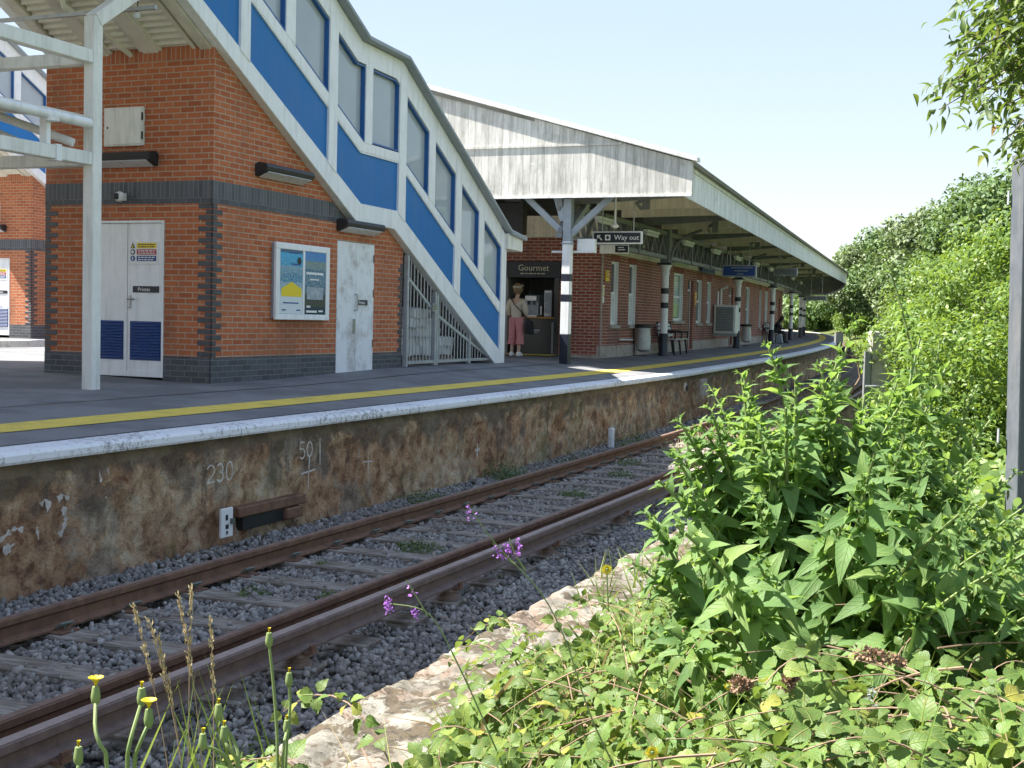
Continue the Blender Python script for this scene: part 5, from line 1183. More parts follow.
# ------------------------------------------------------------------ people
def woman():
    s0, n0 = 17.3, 4.74; z = deck(s0, n0)+g(s0)
    t = thing('person', 'woman in cream jumper and pink cropped trousers waiting at the kiosk', 'person', T(s0, n0, z), rot(s0))
    # local axes: x towards the kiosk (ahead), y to her left, z up
    F = lambda x, y, zz: T(s0+x, n0+y, z+zz)
    V = [(0, 0, .93), (0, 0, 1.12), (-.02, 0, 1.30), (-.01, 0, 1.42), (.01, -.02, 1.50), (.03, -.03, 1.58), (.035, -.035, 1.66),
         (-.01, .17, 1.36), (-.03, .21, 1.12), (.10, .20, .97), (.17, .185, .95), (-.01, -.17, 1.36), (.0, -.22, 1.10), (.12, -.21, .95), (.19, -.20, .93),
         (0, .09, .86), (.02, .095, .48), (-.02, .10, .09), (.09, .11, .04), (0, -.09, .86), (-.02, -.095, .48), (-.08, -.10, .09), (.03, -.12, .04)]
    E_ = [(0, 1), (1, 2), (2, 3), (3, 4), (4, 5), (5, 6), (2, 7), (7, 8), (8, 9), (9, 10), (2, 11), (11, 12), (12, 13), (13, 14), (0, 15), (15, 16), (16, 17), (17, 18), (0, 19), (19, 20), (20, 21), (21, 22)]
    R_ = [(.13, .10), (.115, .09), (.12, .09), .05, .05, .075, .065, .06, .045, .035, .03, .06, .045, .035, .03, .085, .06, .04, .03, .085, .06, .04, .03]
    skin('body', V, E_, R_, M['skin'], t, F)
    for pts in (((.165, .18, .95), (.165, -.20, .93)),):
        for (x, y, zz) in pts:
            m = MB(F)
            for k_ in range(5):
                a = (k_-2)*.014; L_ = .06-.006*abs(k_-2) if k_ else .04
                m.tube([(x, y+a, zz), (x+L_*.6, y+a*1.1, zz-.012), (x+L_, y+a*1.1, zz-.035)], [.009, .008, .006], 6)
            m.build('fingers', M['skin'], t, smooth=True)
    # clothing
    V = [(0, 0, .86), (-.01, 0, 1.06), (-.02, 0, 1.26), (-.015, 0, 1.39), (-.015, .165, 1.36), (-.04, .225, 1.12), (.08, .205, .985), (-.015, -.165, 1.36), (-.01, -.235, 1.10), (.10, -.215, .965)]
    skin('jumper', V, [(0, 1), (1, 2), (2, 3), (2, 4), (4, 5), (5, 6), (2, 7), (7, 8), (8, 9)], [(.165, .135), (.155, .125), (.15, .115), .075, .085, .075, .055, .085, .075, .055], M['knit'], t, F)
    for e in (1, -1):
        m = MB(F); x = .01 if e > 0 else -.02
        m.tube([(x*.2, e*.075, .92), (x, e*.10, .66), (x*1.2+.01, e*.11, .45), (x*1.5-.02, e*.115, .27)], [.118, .098, .092, .105], 14); m.build('trouser_leg', M['pink'], t, smooth=True)
        sx = -.02 if e > 0 else -.08
        m = MB(F); m.add([(sx-.07, e*.10-.045, 0), (sx-.07, e*.10+.045, 0), (sx+.08, e*.11+.05, 0), (sx+.19, e*.12+.03, 0), (sx+.19, e*.12-.03, 0), (sx+.08, e*.11-.05, 0),
                          (sx-.06, e*.10-.04, .10), (sx-.06, e*.10+.04, .10), (sx+.04, e*.11+.04, .10), (sx+.17, e*.12+.02, .055), (sx+.17, e*.12-.02, .055), (sx+.04, e*.11-.04, .10)],
                         [[5, 4, 3, 2, 1, 0], [6, 7, 8, 9, 10, 11]]+[[i, (i+1) % 6, 6+(i+1) % 6, 6+i] for i in range(6)]); m.build('shoe', M['shoe'], t, bevel=.015, seg=2)
    bm = bmesh.new(); bmesh.ops.create_uvsphere(bm, u_segments=24, v_segments=16, radius=.118)
    for v in bm.verts:
        if v.co.z < -.02: v.co.z *= 1.5
        if v.co.x > .05 and v.co.z < .05: v.co.x = .05+(v.co.x-.05)*.2
        v.co += v.co.normalized()*.010*mn.noise(v.co*26)
    for f in bm.faces: f.smooth = True
    me = bpy.data.meshes.new('hair'); bm.to_mesh(me); bm.free()
    me.transform(Matrix.Rotation(rot(0)-.7, 4, 'Z')); me.transform(Matrix.Translation(F(.015, -.015, 1.655))); h = link('hair', me, M['hair'], t)
    m = MB(F); m.tube([(.0+.125*math.cos(a), -.02+.125*math.sin(a), 1.70+.03*math.cos(a)) for a in [i*PI/8 for i in range(17)]], .013, 6); m.build('headband', M['knit'], t, smooth=True)
    # face, turned to the right
    m = MB(F)
    fd = Vector((.55, -.83, 0)); sd = Vector((.83, .55, 0)); c = Vector((.035, -.035, 1.62))
    q = c+fd*.088; m.lathe(tuple(q+Vector((0, 0, -.03))), [(.004, 0), (.016, .006), (.012, .03), (.006, .05)], 8); m.build('nose', M['skin'], t, smooth=True)
    m = MB(F)
    for e in (-1, 1): q = c+fd*.078+sd*(.032*e); m.lathe(tuple(q+Vector((0, 0, .012))), [(.003, 0), (.011, .006), (.003, .012)], 8)
    m.build('eyes', M['darkhair'], t, smooth=True)
    m = MB(F); q = c+fd*.080+Vector((0, 0, -.055)); m.tube([tuple(q-sd*.022), tuple(q+sd*.022)], .006, 6); m.build('mouth', plain('lips', (.35, .12, .10)), t, smooth=True)
    m = MB(F)
    q = c-fd*.0+sd*.085; m.lathe(tuple(q+Vector((0, 0, -.03))), [(.004, 0), (.014, .01), (.016, .04), (.004, .055)], 8); m.build('ear', M['skin'], t, smooth=True)
    # bag
    b = thing('shoulder_bag', 'black bag with a thin strap hanging at the side of the woman in pink trousers', 'bag', T(s0+.05, n0-.30, z+.55), rot(s0))
    m = MB(F); m.prism([(-.10, .55), (.24, .52), (.26, .72), (.18, .86), (-.04, .87), (-.12, .74)], -.38, -.25); m.build('pouch', M['darkcloth'], b, bevel=.03, seg=3)
    m = MB(F); m.tube([(.02, -.30, .86), (-.12, -.16, 1.08), (-.155, .0, 1.24), (-.10, .12, 1.40), (.0, .13, 1.46), (.12, .05, 1.36), (.17, -.1, 1.15), (.12, -.28, .88)], .012, 6); m.build('strap', M['darkcloth'], b, smooth=True)
woman()
def sitter():
    s0, n0 = 48.9, 2.45; z = deck(s0, n0)+g(s0)
    t = thing('person', 'dark clothed person hunched forward on the far bench', 'person', T(s0, n0, z), rot(s0))
    F = lambda x, y, zz: T(s0+x, n0+y, z+zz)
    V = [(0, .05, .50), (0, .0, .72), (0, -.13, .94), (0, -.22, 1.04), (0, -.30, 1.12), (0, -.33, 1.2), (.17, -.12, .92), (.22, -.28, .68), (.1, -.48, .66), (-.17, -.12, .92), (-.22, -.28, .68), (-.1, -.48, .66),
         (.10, -.02, .50), (.13, -.44, .52), (.13, -.48, .10), (.13, -.60, .05), (-.10, -.02, .50), (-.13, -.44, .52), (-.13, -.42, .10), (-.13, -.54, .05)]
    E_ = [(0, 1), (1, 2), (2, 3), (3, 4), (4, 5), (2, 6), (6, 7), (7, 8), (2, 9), (9, 10), (10, 11), (0, 12), (12, 13), (13, 14), (14, 15), (0, 16), (16, 17), (17, 18), (18, 19)]
    skin('body', V, E_, [.17, .17, .17, .075, .095, .085, .08, .06, .04, .08, .06, .04, .10, .075, .05, .045, .10, .075, .05, .045], M['darkcloth'], t, F)
    for nm, c, r, mt in (('face', (0, -.365, 1.10), .07, M['skin']), ('hair', (0, -.315, 1.165), .112, M['darkhair'])):
        m = MB(F); m.lathe((c[0], c[1], c[2]-r), [(r*math.sin(a*PI/8)+.001, r-r*math.cos(a*PI/8)) for a in range(9)], 14); m.build(nm, mt, t, smooth=True)
    for e in (1, -1):
        m = MB(F)
        for k_ in range(5): m.tube([(e*.1+(k_-2)*.016, -.46, .655), (e*.1+(k_-2)*.014, -.52, .64), (e*.1-e*.01+(k_-2)*.012, -.54, .61)], .009, 6)
        m.build('hand', M['skin'], t, smooth=True)
        m = MB(F); m.box(e*.13-.045, e*.13+.045, -.66, -.40, 0, .09); m.build('shoe', M['darkhair'], t, bevel=.03, seg=2)
sitter()
t = thing('rucksack', 'pale grey rucksack on the platform before the far bench', 'bag', G(48.3, 2.25, deck(48, 2.25)), rot(48))
m = MB(G); z = deck(48, 2.25); m.prism([(1.98, z), (2.3, z), (2.32, z+.3), (2.2, z+.42), (2.05, z+.4)], 47.9, 48.25, axis='s'); m.build('pouch', M['greysteel'], t, bevel=.04, seg=2)
m = MB(G); m.tube([(48.0, 2.0, z+.36), (48.08, 1.95, z+.45), (48.15, 2.0, z+.36)], .012, 6); m.build('strap', M['black'], t)
# ------------------------------------------------------------------ vegetation
def wtube(m, pts, r0, r1, seg=6):
    k = len(pts); m.tube(pts, [r0+(r1-r0)*i/(k-1) for i in range(k)], seg)
def smooth_path(p):
    for _ in range(2):
        q_ = [p[0]]
        for a, b in zip(p[:-1], p[1:]): q_ += [tuple(a[i]*.75+b[i]*.25 for i in range(3)), tuple(a[i]*.25+b[i]*.75 for i in range(3))]
        p = q_+[p[-1]]
    return p
def bez(a, b, c, k=8):
    a, b, c = map(Vector, (a, b, c)); return [tuple(a*(1-t)**2+b*(2*t*(1-t))+c*t*t) for t in [i/k for i in range(k+1)]]
def tree(name, label, cat, x, y, ztop, r, n, leaf, mt, group=None, low=.1, clumps=46, seed=0, squash=1.):
    global rng
    q = np.random.default_rng(seed+int(x*37+y*11)); zb = ground(x, y); H = ztop-zb
    t = thing(name, label, cat, (x, y, zb), 0, group)
    m = MB(W); mid = (x+q.uniform(-.2, .2), y+q.uniform(-.2, .2), zb+H*.5)
    wtube(m, [(x, y, zb-.2), (x+.02, y, zb+H*.2), mid, (x, y, zb+H*.85)], max(.05, H*.026), .02, 8)
    cc = []
    for i in range(clumps):
        d = q.normal(size=3); d /= np.linalg.norm(d); f = q.uniform(.35, 1)**.5
        zc = zb+H*(low+(1-low)*.5)+d[2]*f*H*(1-low)*.5*.92
        w = 1-.35*max(0, d[2])
        cc.append((x+d[0]*f*r*w*.9, y+d[1]*f*r*w*.9*squash, zc, r*q.uniform(.14, .36)))
    for c in cc[:14]:
        z0 = zb+H*q.uniform(.15, .5); wtube(m, bez((x, y, z0), ((x+c[0])/2, (y+c[1])/2, c[2]*.6+z0*.4), c[:3], 5), max(.02, H*.008), .008, 5)
    m.build('trunk', M['bark'], t, smooth=True)
    cc = np.array(cc); wgt = cc[:, 3]**2; idx = q.choice(len(cc), n, p=wgt/wgt.sum()); d = nrm(q.normal(size=(n, 3))); rad = cc[idx, 3]*q.uniform(.05, 1.15, n)**.45
    P = cc[idx, :3]+d*rad[:, None]*np.array([1, 1, .8]); P[:, 2] = np.maximum(P[:, 2], zb+.03)
    Nn = nrm(d*.7+q.normal(size=(n, 3))*.5+np.array([0, 0, .55])); D = nrm(np.cross(Nn, q.normal(size=(n, 3)))+np.array([0, 0, -.25]))
    Ls = leaf*q.uniform(.6, 1.4, n)
    leaves('crown', tmpl_quad(), P, D, Nn, Ls, Ls*q.uniform(.42, .65, n), mt, t)
    return t
def px(x, Y): return (x-512)/1280*Y
def zt(x, yy, Y): return 2+(319.5+.024*(x-512)-yy)/1280*Y
TREES = [(1030, 33, 168, 2.8, 'tall leafy tree right behind the grey steel post', 'tree'), (980, 44, 186, 3.0, 'full green tree standing between the steel post and the pale feathery tree', 'tree'), (936, 78, 200, 4.6, 'pale feathery tree with a loose crown on the bank', 'tree2'),
         (900, 108, 218, 5.0, 'rounded green tree on the bank halfway to the canopy end', 'tree'), (872, 145, 236, 5.6, 'light green tree close to the canopy end', 'tree2'), (852, 172, 246, 6.0, 'distant tree whose crown meets the tip of the canopy', 'tree')]
for i, (x, Y, yy, r, lab, mt) in enumerate(TREES): tree('tree', lab, 'tree', px(x, Y), Y, zt(x, yy, Y), r*1.08, 21000, .15 if Y < 60 else .27 if Y < 120 else .38, M[mt], 'trees on the bank beyond the line', .05, 44, i)
for i, (x, Y, yy) in enumerate([(832, 188, 278), (812, 200, 286), (790, 215, 288), (768, 225, 284), (745, 235, 284), (722, 240, 284)]):
    tree('tree', 'distant bright tree seen beyond the far end of the platform', 'tree', px(x, Y), Y, zt(x, yy, Y), 7.5, 8000, .62, M['tree2' if i % 2 else 'tree'], 'distant trees beyond the platform end', .0, 40, 30+i)
SHR = [(1000, 19, 225, 1.6, 'large leafy shrub just behind the grey steel post', .10), (955, 22, 258, 1.5, 'bushy bright green shrub on the bank right of the concrete slab', .10), (922, 25, 290, 1.2, 'low bright shrub directly behind the concrete slab', .11), (935, 52, 252, 2.2, 'arching green shrub on the bank past the concrete slab', .15), (990, 28, 222, 2.2, 'dense shrub on the bank below the full green tree', .12), (957, 40, 236, 2.2, 'pale green shrub on the bank below the feathery tree', .13),
       (908, 92, 282, 3., 'round shrub at the foot of the rounded tree', .24), (886, 116, 292, 3.2, 'small shrub on the verge near the canopy end', .28), (862, 142, 302, 3.4, 'low scrub on the verge beyond the platform edge', .32), (1040, 14, 240, 1.3, 'shrub at the right picture edge beside the steel post', .09), (965, 15, 330, 1.1, 'low leafy shrub between the steel post and the big buddleia', .085)]
for i, (x, Y, yy, r, lab, lf) in enumerate(SHR): tree('shrub', lab, 'shrub', px(x, Y), Y, zt(x, yy, Y), r, 15000, lf*.66, M['shrub'], 'shrubs on the bank', .0, 46, 60+i)
# ivy and scrub cover of the bank
q = np.random.default_rng(5); P = []
while len(P) < 26000:
    Y = q.uniform(8, 75); x = q.uniform(850, 1060); X = px(x, Y); s, n = sn(X, Y)
    if n > -4.2: continue
    P.append((X, Y, ground(X, Y)+abs(q.normal())*.22))
P = np.array(P); n = len(P); Nn = nrm(q.normal(size=(n, 3))*.5+np.array([-.3, -.2, 1])); D = nrm(np.cross(Nn, q.normal(size=(n, 3)))); Ls = (.05+P[:, 1]*.0042)*q.uniform(.7, 1.5, n)
tag(leaves('undergrowth', tmpl_quad(), P, D, Nn, Ls, Ls*.7, M['shrub']), kind='stuff')
# far woodland behind everything
q = np.random.default_rng(8); P = []
for i in range(16000):
    a = q.uniform(-.1, .42); R_ = q.uniform(265, 310); X, Y = R_*math.sin(a), R_*math.cos(a); P.append((X, Y, q.uniform(-1, 9.5+2*math.sin(a*40))))
P = np.array(P); n = len(P); Nn = nrm(q.normal(size=(n, 3))*.6+np.array([-.3, -.3, .8])); D = nrm(np.cross(Nn, q.normal(size=(n, 3))))
tag(leaves('woodland', tmpl_quad(), P, D, Nn, q.uniform(.8, 1.6, n), q.uniform(.6, 1.1, n), M['tree']), kind='stuff')
# ---- buddleia in front
def buddleia(name, label, bx, by, tips, seed, scale=1.):
    q = np.random.default_rng(seed); zb = ground(bx, by); t = thing(name, label, 'shrub', (bx, by, zb))
    m = MB(W); P = []; D = []; Nn = []; L = []
    for (tx, ty, tz) in tips:
        a = np.array([bx+q.uniform(-.15, .15), by+q.uniform(-.15, .15), zb]); c = np.array([tx, ty, tz]); b = a*.45+c*.55; b[2] += .18*(tz-zb); b[:2] = a[:2]*.6+c[:2]*.4
        path = bez(a, b, c, 18); wtube(m, path, .011, .0035, 6); path = np.array(path); k = 34; ph = q.uniform(0, PI)
        for i in range(7, k+1):
            u = i/k; p = a*(1-u)**2+b*2*u*(1-u)+c*u*u; tg = nrm(2*(1-u)*(b-a)+2*u*(c-b)); e1 = nrm(np.cross(tg, [.3, .2, 1])); e2 = np.cross(tg, e1)
            ang = ph+i*PI/2
            lmax = .145*scale*(1 if u < .75 else max(.28, 1-(u-.75)/.25*.75))*q.uniform(.75, 1.1)
            for sg in (1, -1):
                if q.random() < .12: continue
                o = (e1*math.cos(ang)+e2*math.sin(ang))*sg; d = nrm(o+tg*(.25 if u < .82 else .9)+q.normal(size=3)*.18+np.array([0, 0, -.22 if u < .85 else 0]))
                P.append(p); D.append(d); Nn.append(nrm(tg+np.array([0, 0, .5])-d*.1+q.normal(size=3)*.22)); L.append(lmax)
                if u > .25 and q.random() < .7:             # axillary tuft of small leaves
                    for _ in range(5):
                        d2 = nrm(o*.6+tg*.9+q.normal(size=3)*.4); P.append(p+d*.015); D.append(d2); Nn.append(nrm(tg*.4+o+q.normal(size=3)*.3+np.array([0, 0, .6]))); L.append(lmax*q.uniform(.3, .55))
    m.build('stems', M['stem'], t, smooth=True)
    P, D, Nn, L = map(np.array, (P, D, Nn, L))
    leaves('foliage', tmpl_lance(.42, .16), P, D, Nn, L, L*.41, M['bud'], t)
    return t
q = np.random.default_rng(21); tips = [(.77, 3.85, 1.93), (.70, 3.9, 1.84), (.58, 3.7, 1.75), (.47, 3.6, 1.62), (.38, 3.55, 1.47), (.35, 3.6, 1.32), (1.27, 4.0, 1.97), (1.18, 3.9, 1.86), (1.05, 3.8, 1.80), (.92, 3.75, 1.78), (1.40, 4.1, 1.9), (1.5, 4.0, 1.72), (1.58, 4.0, 1.55), (1.62, 3.9, 1.4), (1.45, 3.6, 1.5), (1.12, 4.2, 2.02)]
for i in range(64): 
    a = q.uniform(.38, 1.6); tips.append((a, q.uniform(3.0, 4.2), q.uniform(.95, 1.74-.25*abs(a-.95))))
for i in range(30):
    a = q.uniform(.48, 1.45); tips.append((a, q.uniform(3.5, 4.2), q.uniform(1.5, 1.92-.3*abs(a-.95))))
bud = buddleia('buddleia_bush', 'big grey green buddleia bush with long pointed leaves filling the near right', .95, 3.9, tips, 4)
q = np.random.default_rng(55); tp = [(q.uniform(.85, 1.75), q.uniform(5.0, 6.2), q.uniform(1.2, 1.80)) for _ in range(30)]
buddleia('buddleia_bush', 'paler young buddleia standing behind the big bush, in front of the curving rails', 1.3, 5.5, tp, 61, .95)
def spike(x, y, z, dx, dz, L_, label=None):
    q = np.random.default_rng(int(abs(x*1000)+z*100)); n = 260; u = q.uniform(0, 1, n); c = np.array([x, y, z])+u[:, None]*np.array([dx, .02, dz])*L_
    d = nrm(q.normal(size=(n, 3))); P = c+d*(.012*(1-.6*u))[:, None]
    leaves('dead_flower_spike', tmpl_quad(), P, d, nrm(q.normal(size=(n, 3))), .010, .006, M['dead'], bud)
spike(px(868, 2.75), 2.75, zt(868, 655, 2.75), 1, -.22, .10); spike(px(795, 2.7), 2.7, zt(795, 688, 2.7), .5, .3, .045); spike(px(745, 2.7), 2.7, zt(745, 690, 2.7), .6, .1, .05)
buddleia('buddleia_sapling', 'tall thin buddleia shoot rising above the bush toward the canopy tip', 2.0, 6.0, [(1.70, 6.0, 2.40), (2.0, 6.0, 1.95), (2.15, 5.9, 1.75)], 9, .6)
# ---- bramble bank
XB = pl_([(2.2, -.95), (3.5, -.70), (4.3, -.50), (5.5, -.20), (6.9, .18), (8.4, .8)])
def mound(x, y):
    e = sstep(0, .5, x-XB(y)); return ground(x, y)+.06+e*(.54+.22*sstep(.1, .6, x)*sstep(4.2, 3., y)+.16*mn.noise(Vector((x*1.6, y*1.6, 2))))*(1-.45*sstep(4, 7, y))
q = np.random.default_rng(31); P = []; Nn = []; D = []; L = []
while len(P) < 19500:
    y = 2.25+6.3*q.random()**1.6; x = q.uniform(XB(y)-.15, XB(y)+3.4)
    ed = x-XB(y)
    if ed < .3 and q.random() > .45*(1 if mn.noise(Vector((x*5, y*5, 0))) > 0 else .2): continue
    if x > px(1100, y): continue
    bl = mn.noise(Vector((x*2.6, y*2.6, 7)))
    if bl < -.22 and q.random() < .8: continue
    dep = q.exponential(.13)*(1 if ed > .3 else .5); z = max(mound(x, y)+.07*q.normal()*.6-dep, ground(x, y)+.02)
    nrmv = nrm(np.array([-.25, -.35, 1])+q.normal(size=3)*.6); ax = nrm(np.cross(nrmv, q.normal(size=3))); ay = np.cross(nrmv, ax); sz = q.uniform(.036, .074)
    for a, f in ((0, 1.1), (1.9, .85), (-1.9, .85)):
        d = ax*math.cos(a)+ay*math.sin(a); P.append(np.array([x, y, z])+d*.012); D.append(nrm(d+np.array([0, 0, -.12]))); Nn.append(nrm(nrmv+q.normal(size=3)*.2)); L.append(sz*f)
m = MB(W)                                          # arching canes that carry leaves above the bank
for i in range(95):
    y = 2.35+4.2*q.random()**1.4; x = q.uniform(XB(y)+.1, XB(y)+2.6); a = q.uniform(0, 2*PI); l = q.uniform(.3, .7); z = mound(x, y)-.15
    pts = bez((x, y, z), (x+l*.4*math.cos(a), y+l*.4*math.sin(a), z+q.uniform(.25, .5)), (x+l*math.cos(a), y+l*math.sin(a), z+q.uniform(.02, .28)), 9); wtube(m, pts, .0032, .0015, 5)
    for p in pts[3:]:
        nv = nrm(np.array([-.2, -.3, 1])+q.normal(size=3)*.5); ax = nrm(np.cross(nv, q.normal(size=3))); ay = np.cross(nv, ax); sz = q.uniform(.03, .06)
        for b, f in ((0, 1.1), (1.9, .85), (-1.9, .85)): d = ax*math.cos(b)+ay*math.sin(b); P.append(np.array(p)+d*.01); D.append(nrm(d+np.array([0, 0, -.15]))); Nn.append(nrm(nv+q.normal(size=3)*.25)); L.append(sz*f)
tag(m.build('bramble_canes', M['twig'], smooth=True, fix=False), kind='stuff')
P, D, Nn, L = map(np.array, (P, D, Nn, L))
tag(leaves('brambles', tmpl_serr(), P, D, Nn, L, L*.85, M['bram']), kind='stuff')
m = MB(W)
for i in range(430):
    y = 2.3+3.6*q.random()**1.3; x = q.uniform(XB(y)+.15, XB(y)+2.4); z = mound(x, y)-q.uniform(-.07, .16); a = q.uniform(0, 2*PI); l = q.uniform(.12, .42)
    e = (x+l*math.cos(a), y+l*math.sin(a)*.6, max(ground(x, y), z+q.uniform(-.2, .12))); wtube(m, bez((x, y, z), ((x+e[0])/2+q.uniform(-.06, .06), (y+e[1])/2, (z+e[2])/2+q.uniform(.0, .10)), e, 6), q.uniform(.0014, .0045), .001, 5)
tag(m.build('dead_stems', M['twig'], smooth=True, fix=False), kind='stuff')
# leaf litter and small weeds below them
q = np.random.default_rng(77); n = 9000; y = 2.2+6.4*q.random(n)**1.4; x = np.array([XB(b)+.05+3.0*q.random() for b in y]); P = np.stack([x, y, [ground(a, b)+.04+q.random()*.12 for a, b in zip(x, y)]], 1); Nn = nrm(q.normal(size=(n, 3))*.5+np.array([0, 0, 1])); D = nrm(np.cross(Nn, q.normal(size=(n, 3)))); Ls = q.uniform(.025, .06, n)
tag(leaves('leaf_litter', tmpl_quad(), P, D, Nn, Ls, Ls*.5, M['dead']), kind='stuff')
def tuft(name, label, x, y, zb, r, h, n, mt, group=None, lean=.5, w=.006, seed=0, part=None):
    q = np.random.default_rng(seed+int(abs(x)*100+y*10)); a = q.uniform(0, 2*PI, n); rr = r*np.sqrt(q.random(n)); P = np.stack([x+rr*np.cos(a), y+rr*np.sin(a), np.full(n, zb)], 1)
    D = nrm(np.stack([np.cos(a)*lean, np.sin(a)*lean, np.ones(n)], 1)+q.normal(size=(n, 3))*.18); Nn = nrm(np.stack([np.cos(a), np.sin(a), np.full(n, .4)], 1)); L = h*q.uniform(.5, 1.1, n)
    o = leaves(name, tmpl_lance(.35, .1), P, D, Nn, L, w*q.uniform(.7, 1.3, n), M[mt] if isinstance(mt, str) else mt)
    o.data.transform(Matrix.Translation((-x, -y, -zb))); o.location = (x, y, zb); return tag(o, label, 'weed', group)
def weedclump(label, s, n, r, h, cnt, seed, group='weeds along the track', mt='weed'):
    q = np.random.default_rng(seed); x, y, zb = T(s, n, -.20); d = nrm(q.normal(size=(cnt, 3))*np.array([1, 1, .5])+np.array([0, 0, .35])); rad = q.random(cnt)**.5
    P = np.array([x, y, zb])+d*rad[:, None]*np.array([r, r, h]); P[:, 2] = np.maximum(P[:, 2], zb+.01); Nn = nrm(d+q.normal(size=(cnt, 3))*.5+np.array([0, 0, .5])); D = nrm(np.cross(Nn, q.normal(size=(cnt, 3)))); L = q.uniform(.02, .045, cnt)
    o = leaves('weed_clump', tmpl_quad(), P, D, Nn, L, L*.5, M[mt]); o.data.transform(Matrix.Translation((-x, -y, -zb))); o.location = (x, y, zb); return tag(o, label, 'weed', group)
weedclump('bushy dark weed clump at the wall foot below the small painted cross', 4.3, -.12, .42, .30, 1500, 1); weedclump('low weed clump at the wall foot left of the bushy one', 1.75, -.2, .40, .16, 900, 2); weedclump('spreading weeds beside the white concrete stub', 10.0, -.15, .9, .28, 1700, 3); weedclump('thin weeds along the wall foot between the two clumps', 7.0, -.25, .7, .14, 700, 4)
weedclump('green weed patch between sleepers near the grass seed heads', -3.5, -1.3, .13, .10, 220, 5); weedclump('straggling weed patch in the middle of the track', -1.05, -1.5, .26, .11, 420, 6); weedclump('tiny weed patch in the ballast by the far rail', -2.2, -1.15, .10, .07, 130, 7); weedclump('yellowish weed patch by the conductor rail side of the track', -3.3, -1.9, .14, .09, 200, 8); weedclump('weed patch between the rails farther along', 3.2, -1.55, .22, .12, 380, 9); weedclump('moss and weeds at the edge of the concrete strip', -6.6, -3.6, .5, .07, 500, 10); weedclump('weeds on the concrete strip before the brambles', -4.9, -4.55, .40, .10, 500, 12); weedclump('brown moss patch on the concrete strip near its ballast edge', -5.6, -4.15, .3, .03, 420, 14, mt='dead'); weedclump('moss and stonecrop patch on the crumbling concrete strip', -6.3, -4.4, .35, .05, 420, 15)
for k_, (s, n) in enumerate([(5.6, -1.4), (7., -1.1), (8.1, -1.9), (9.4, -1.2), (10.6, -1.7)]): weedclump('small weed patch between the rails where they reach the sunlight', s, n, .22, .13, 320, 20+k_)
# dry grass on the sunlit stretch of track
q = np.random.default_rng(12); P = []
while len(P) < 9000:
    s = q.uniform(8.5, 34); n = q.uniform(-3.9, -.85)
    if q.random() > sstep(8, 15, s) and n > -2.3: continue
    if abs(n+2.27) < .09 or mn.noise(Vector((s*.9, n*1.6, 0))) < -.12: continue
    P.append(G(s, n, -.21))
P = np.array(P); n = len(P); D = nrm(q.normal(size=(n, 3))*.5+np.array([0, 0, .8])); Nn = nrm(np.cross(D, q.normal(size=(n, 3)))); L = q.uniform(.08, .30, n)
tag(leaves('dry_grass', tmpl_lance(.5, .1), P, D, Nn, L, .012, M['straw']), kind='stuff')
q = np.random.default_rng(13); P = []
while len(P) < 5200:
    s = q.uniform(-4, 16); n = q.uniform(-6.2, -3.9)
    x, y, _ = T(s, n, 0)
    if x < XB(max(2.2, min(y, 8.4)))+.1 and y < 8: continue
    P.append((x, y, ground(x, y)+.05))
P = np.array(P); n = len(P); D = nrm(q.normal(size=(n, 3))*.5+np.array([0, 0, .9])); Nn = nrm(np.cross(D, q.normal(size=(n, 3)))); L = q.uniform(.15, .5, n)
tag(leaves('rough_grass', tmpl_lance(.5, .1), P, D, Nn, L, .014, M['grass']), kind='stuff')
q = np.random.default_rng(99); P = []
while len(P) < 900:
    y = 2.4+4.6*q.random()**1.2; x = q.uniform(XB(y)-.1, XB(y)+2.6)
    if mn.noise(Vector((x*3, y*3, 4))) > .02: P.append((x, y, max(ground(x, y), mound(x, y)-.28)))
P = np.array(P); n = len(P); D = nrm(q.normal(size=(n, 3))*.4+np.array([0, 0, .9])); Nn = nrm(np.cross(D, q.normal(size=(n, 3)))); k = n*3//5
tag(leaves('bank_grass', tmpl_lance(.6, .1), P[:k], D[:k], Nn[:k], q.uniform(.22, .5, k), .009, M['grass']), kind='stuff')
tag(leaves('bank_straw', tmpl_lance(.5, .1), P[k:], D[k:], Nn[k:], q.uniform(.2, .5, n-k), .007, M['straw']), kind='stuff')
# ---- single plants in the near left
def grass_plant(label, x, y, heads, seed):
    q = np.random.default_rng(seed); zb = ground(x, y); t = thing('seeding_grass', label, 'grass plant', (x, y, zb), 0, None)
    m = MB(W); P = []; D = []
    for hx, hy, hz in heads:
        path = bez((x+q.uniform(-.05, .05), y, zb), (x+q.uniform(-.06, .06), y, zb+(hz-zb)*.6), (hx, hy, hz), 14); wtube(m, path, .0022, .0009, 5)
        for i in range(70):
            u = q.uniform(.80, 1); j = u*14; a = np.array(path[int(min(13, j))]); b = np.array(path[int(min(13, j))+1]); p = a+(b-a)*(j-int(min(13, j))); P.append(p+q.normal(size=3)*.0022); D.append(nrm(b-a)+q.normal(size=3)*.25)
    m.build('stalks', M['twig'], t, smooth=True); P = np.array(P); D = nrm(np.array(D))
    leaves('seed_heads', tmpl_quad(), P, D, rdir(len(P)), .012, .0042, M['straw'], t)
    n = 60; a = q.uniform(0, 2*PI, n); P = np.stack([x+q.normal(size=n)*.06, y+q.normal(size=n)*.06, np.full(n, zb)], 1); D = nrm(np.stack([np.cos(a)*.35, np.sin(a)*.35, np.ones(n)], 1)); Nn = nrm(np.stack([np.cos(a), np.sin(a), np.full(n, .3)], 1))
    leaves('blades', tmpl_lance(.45, .1), P, D, Nn, q.uniform(.45, .95, n), .013, M['grass'], t)
Yg = 2.9
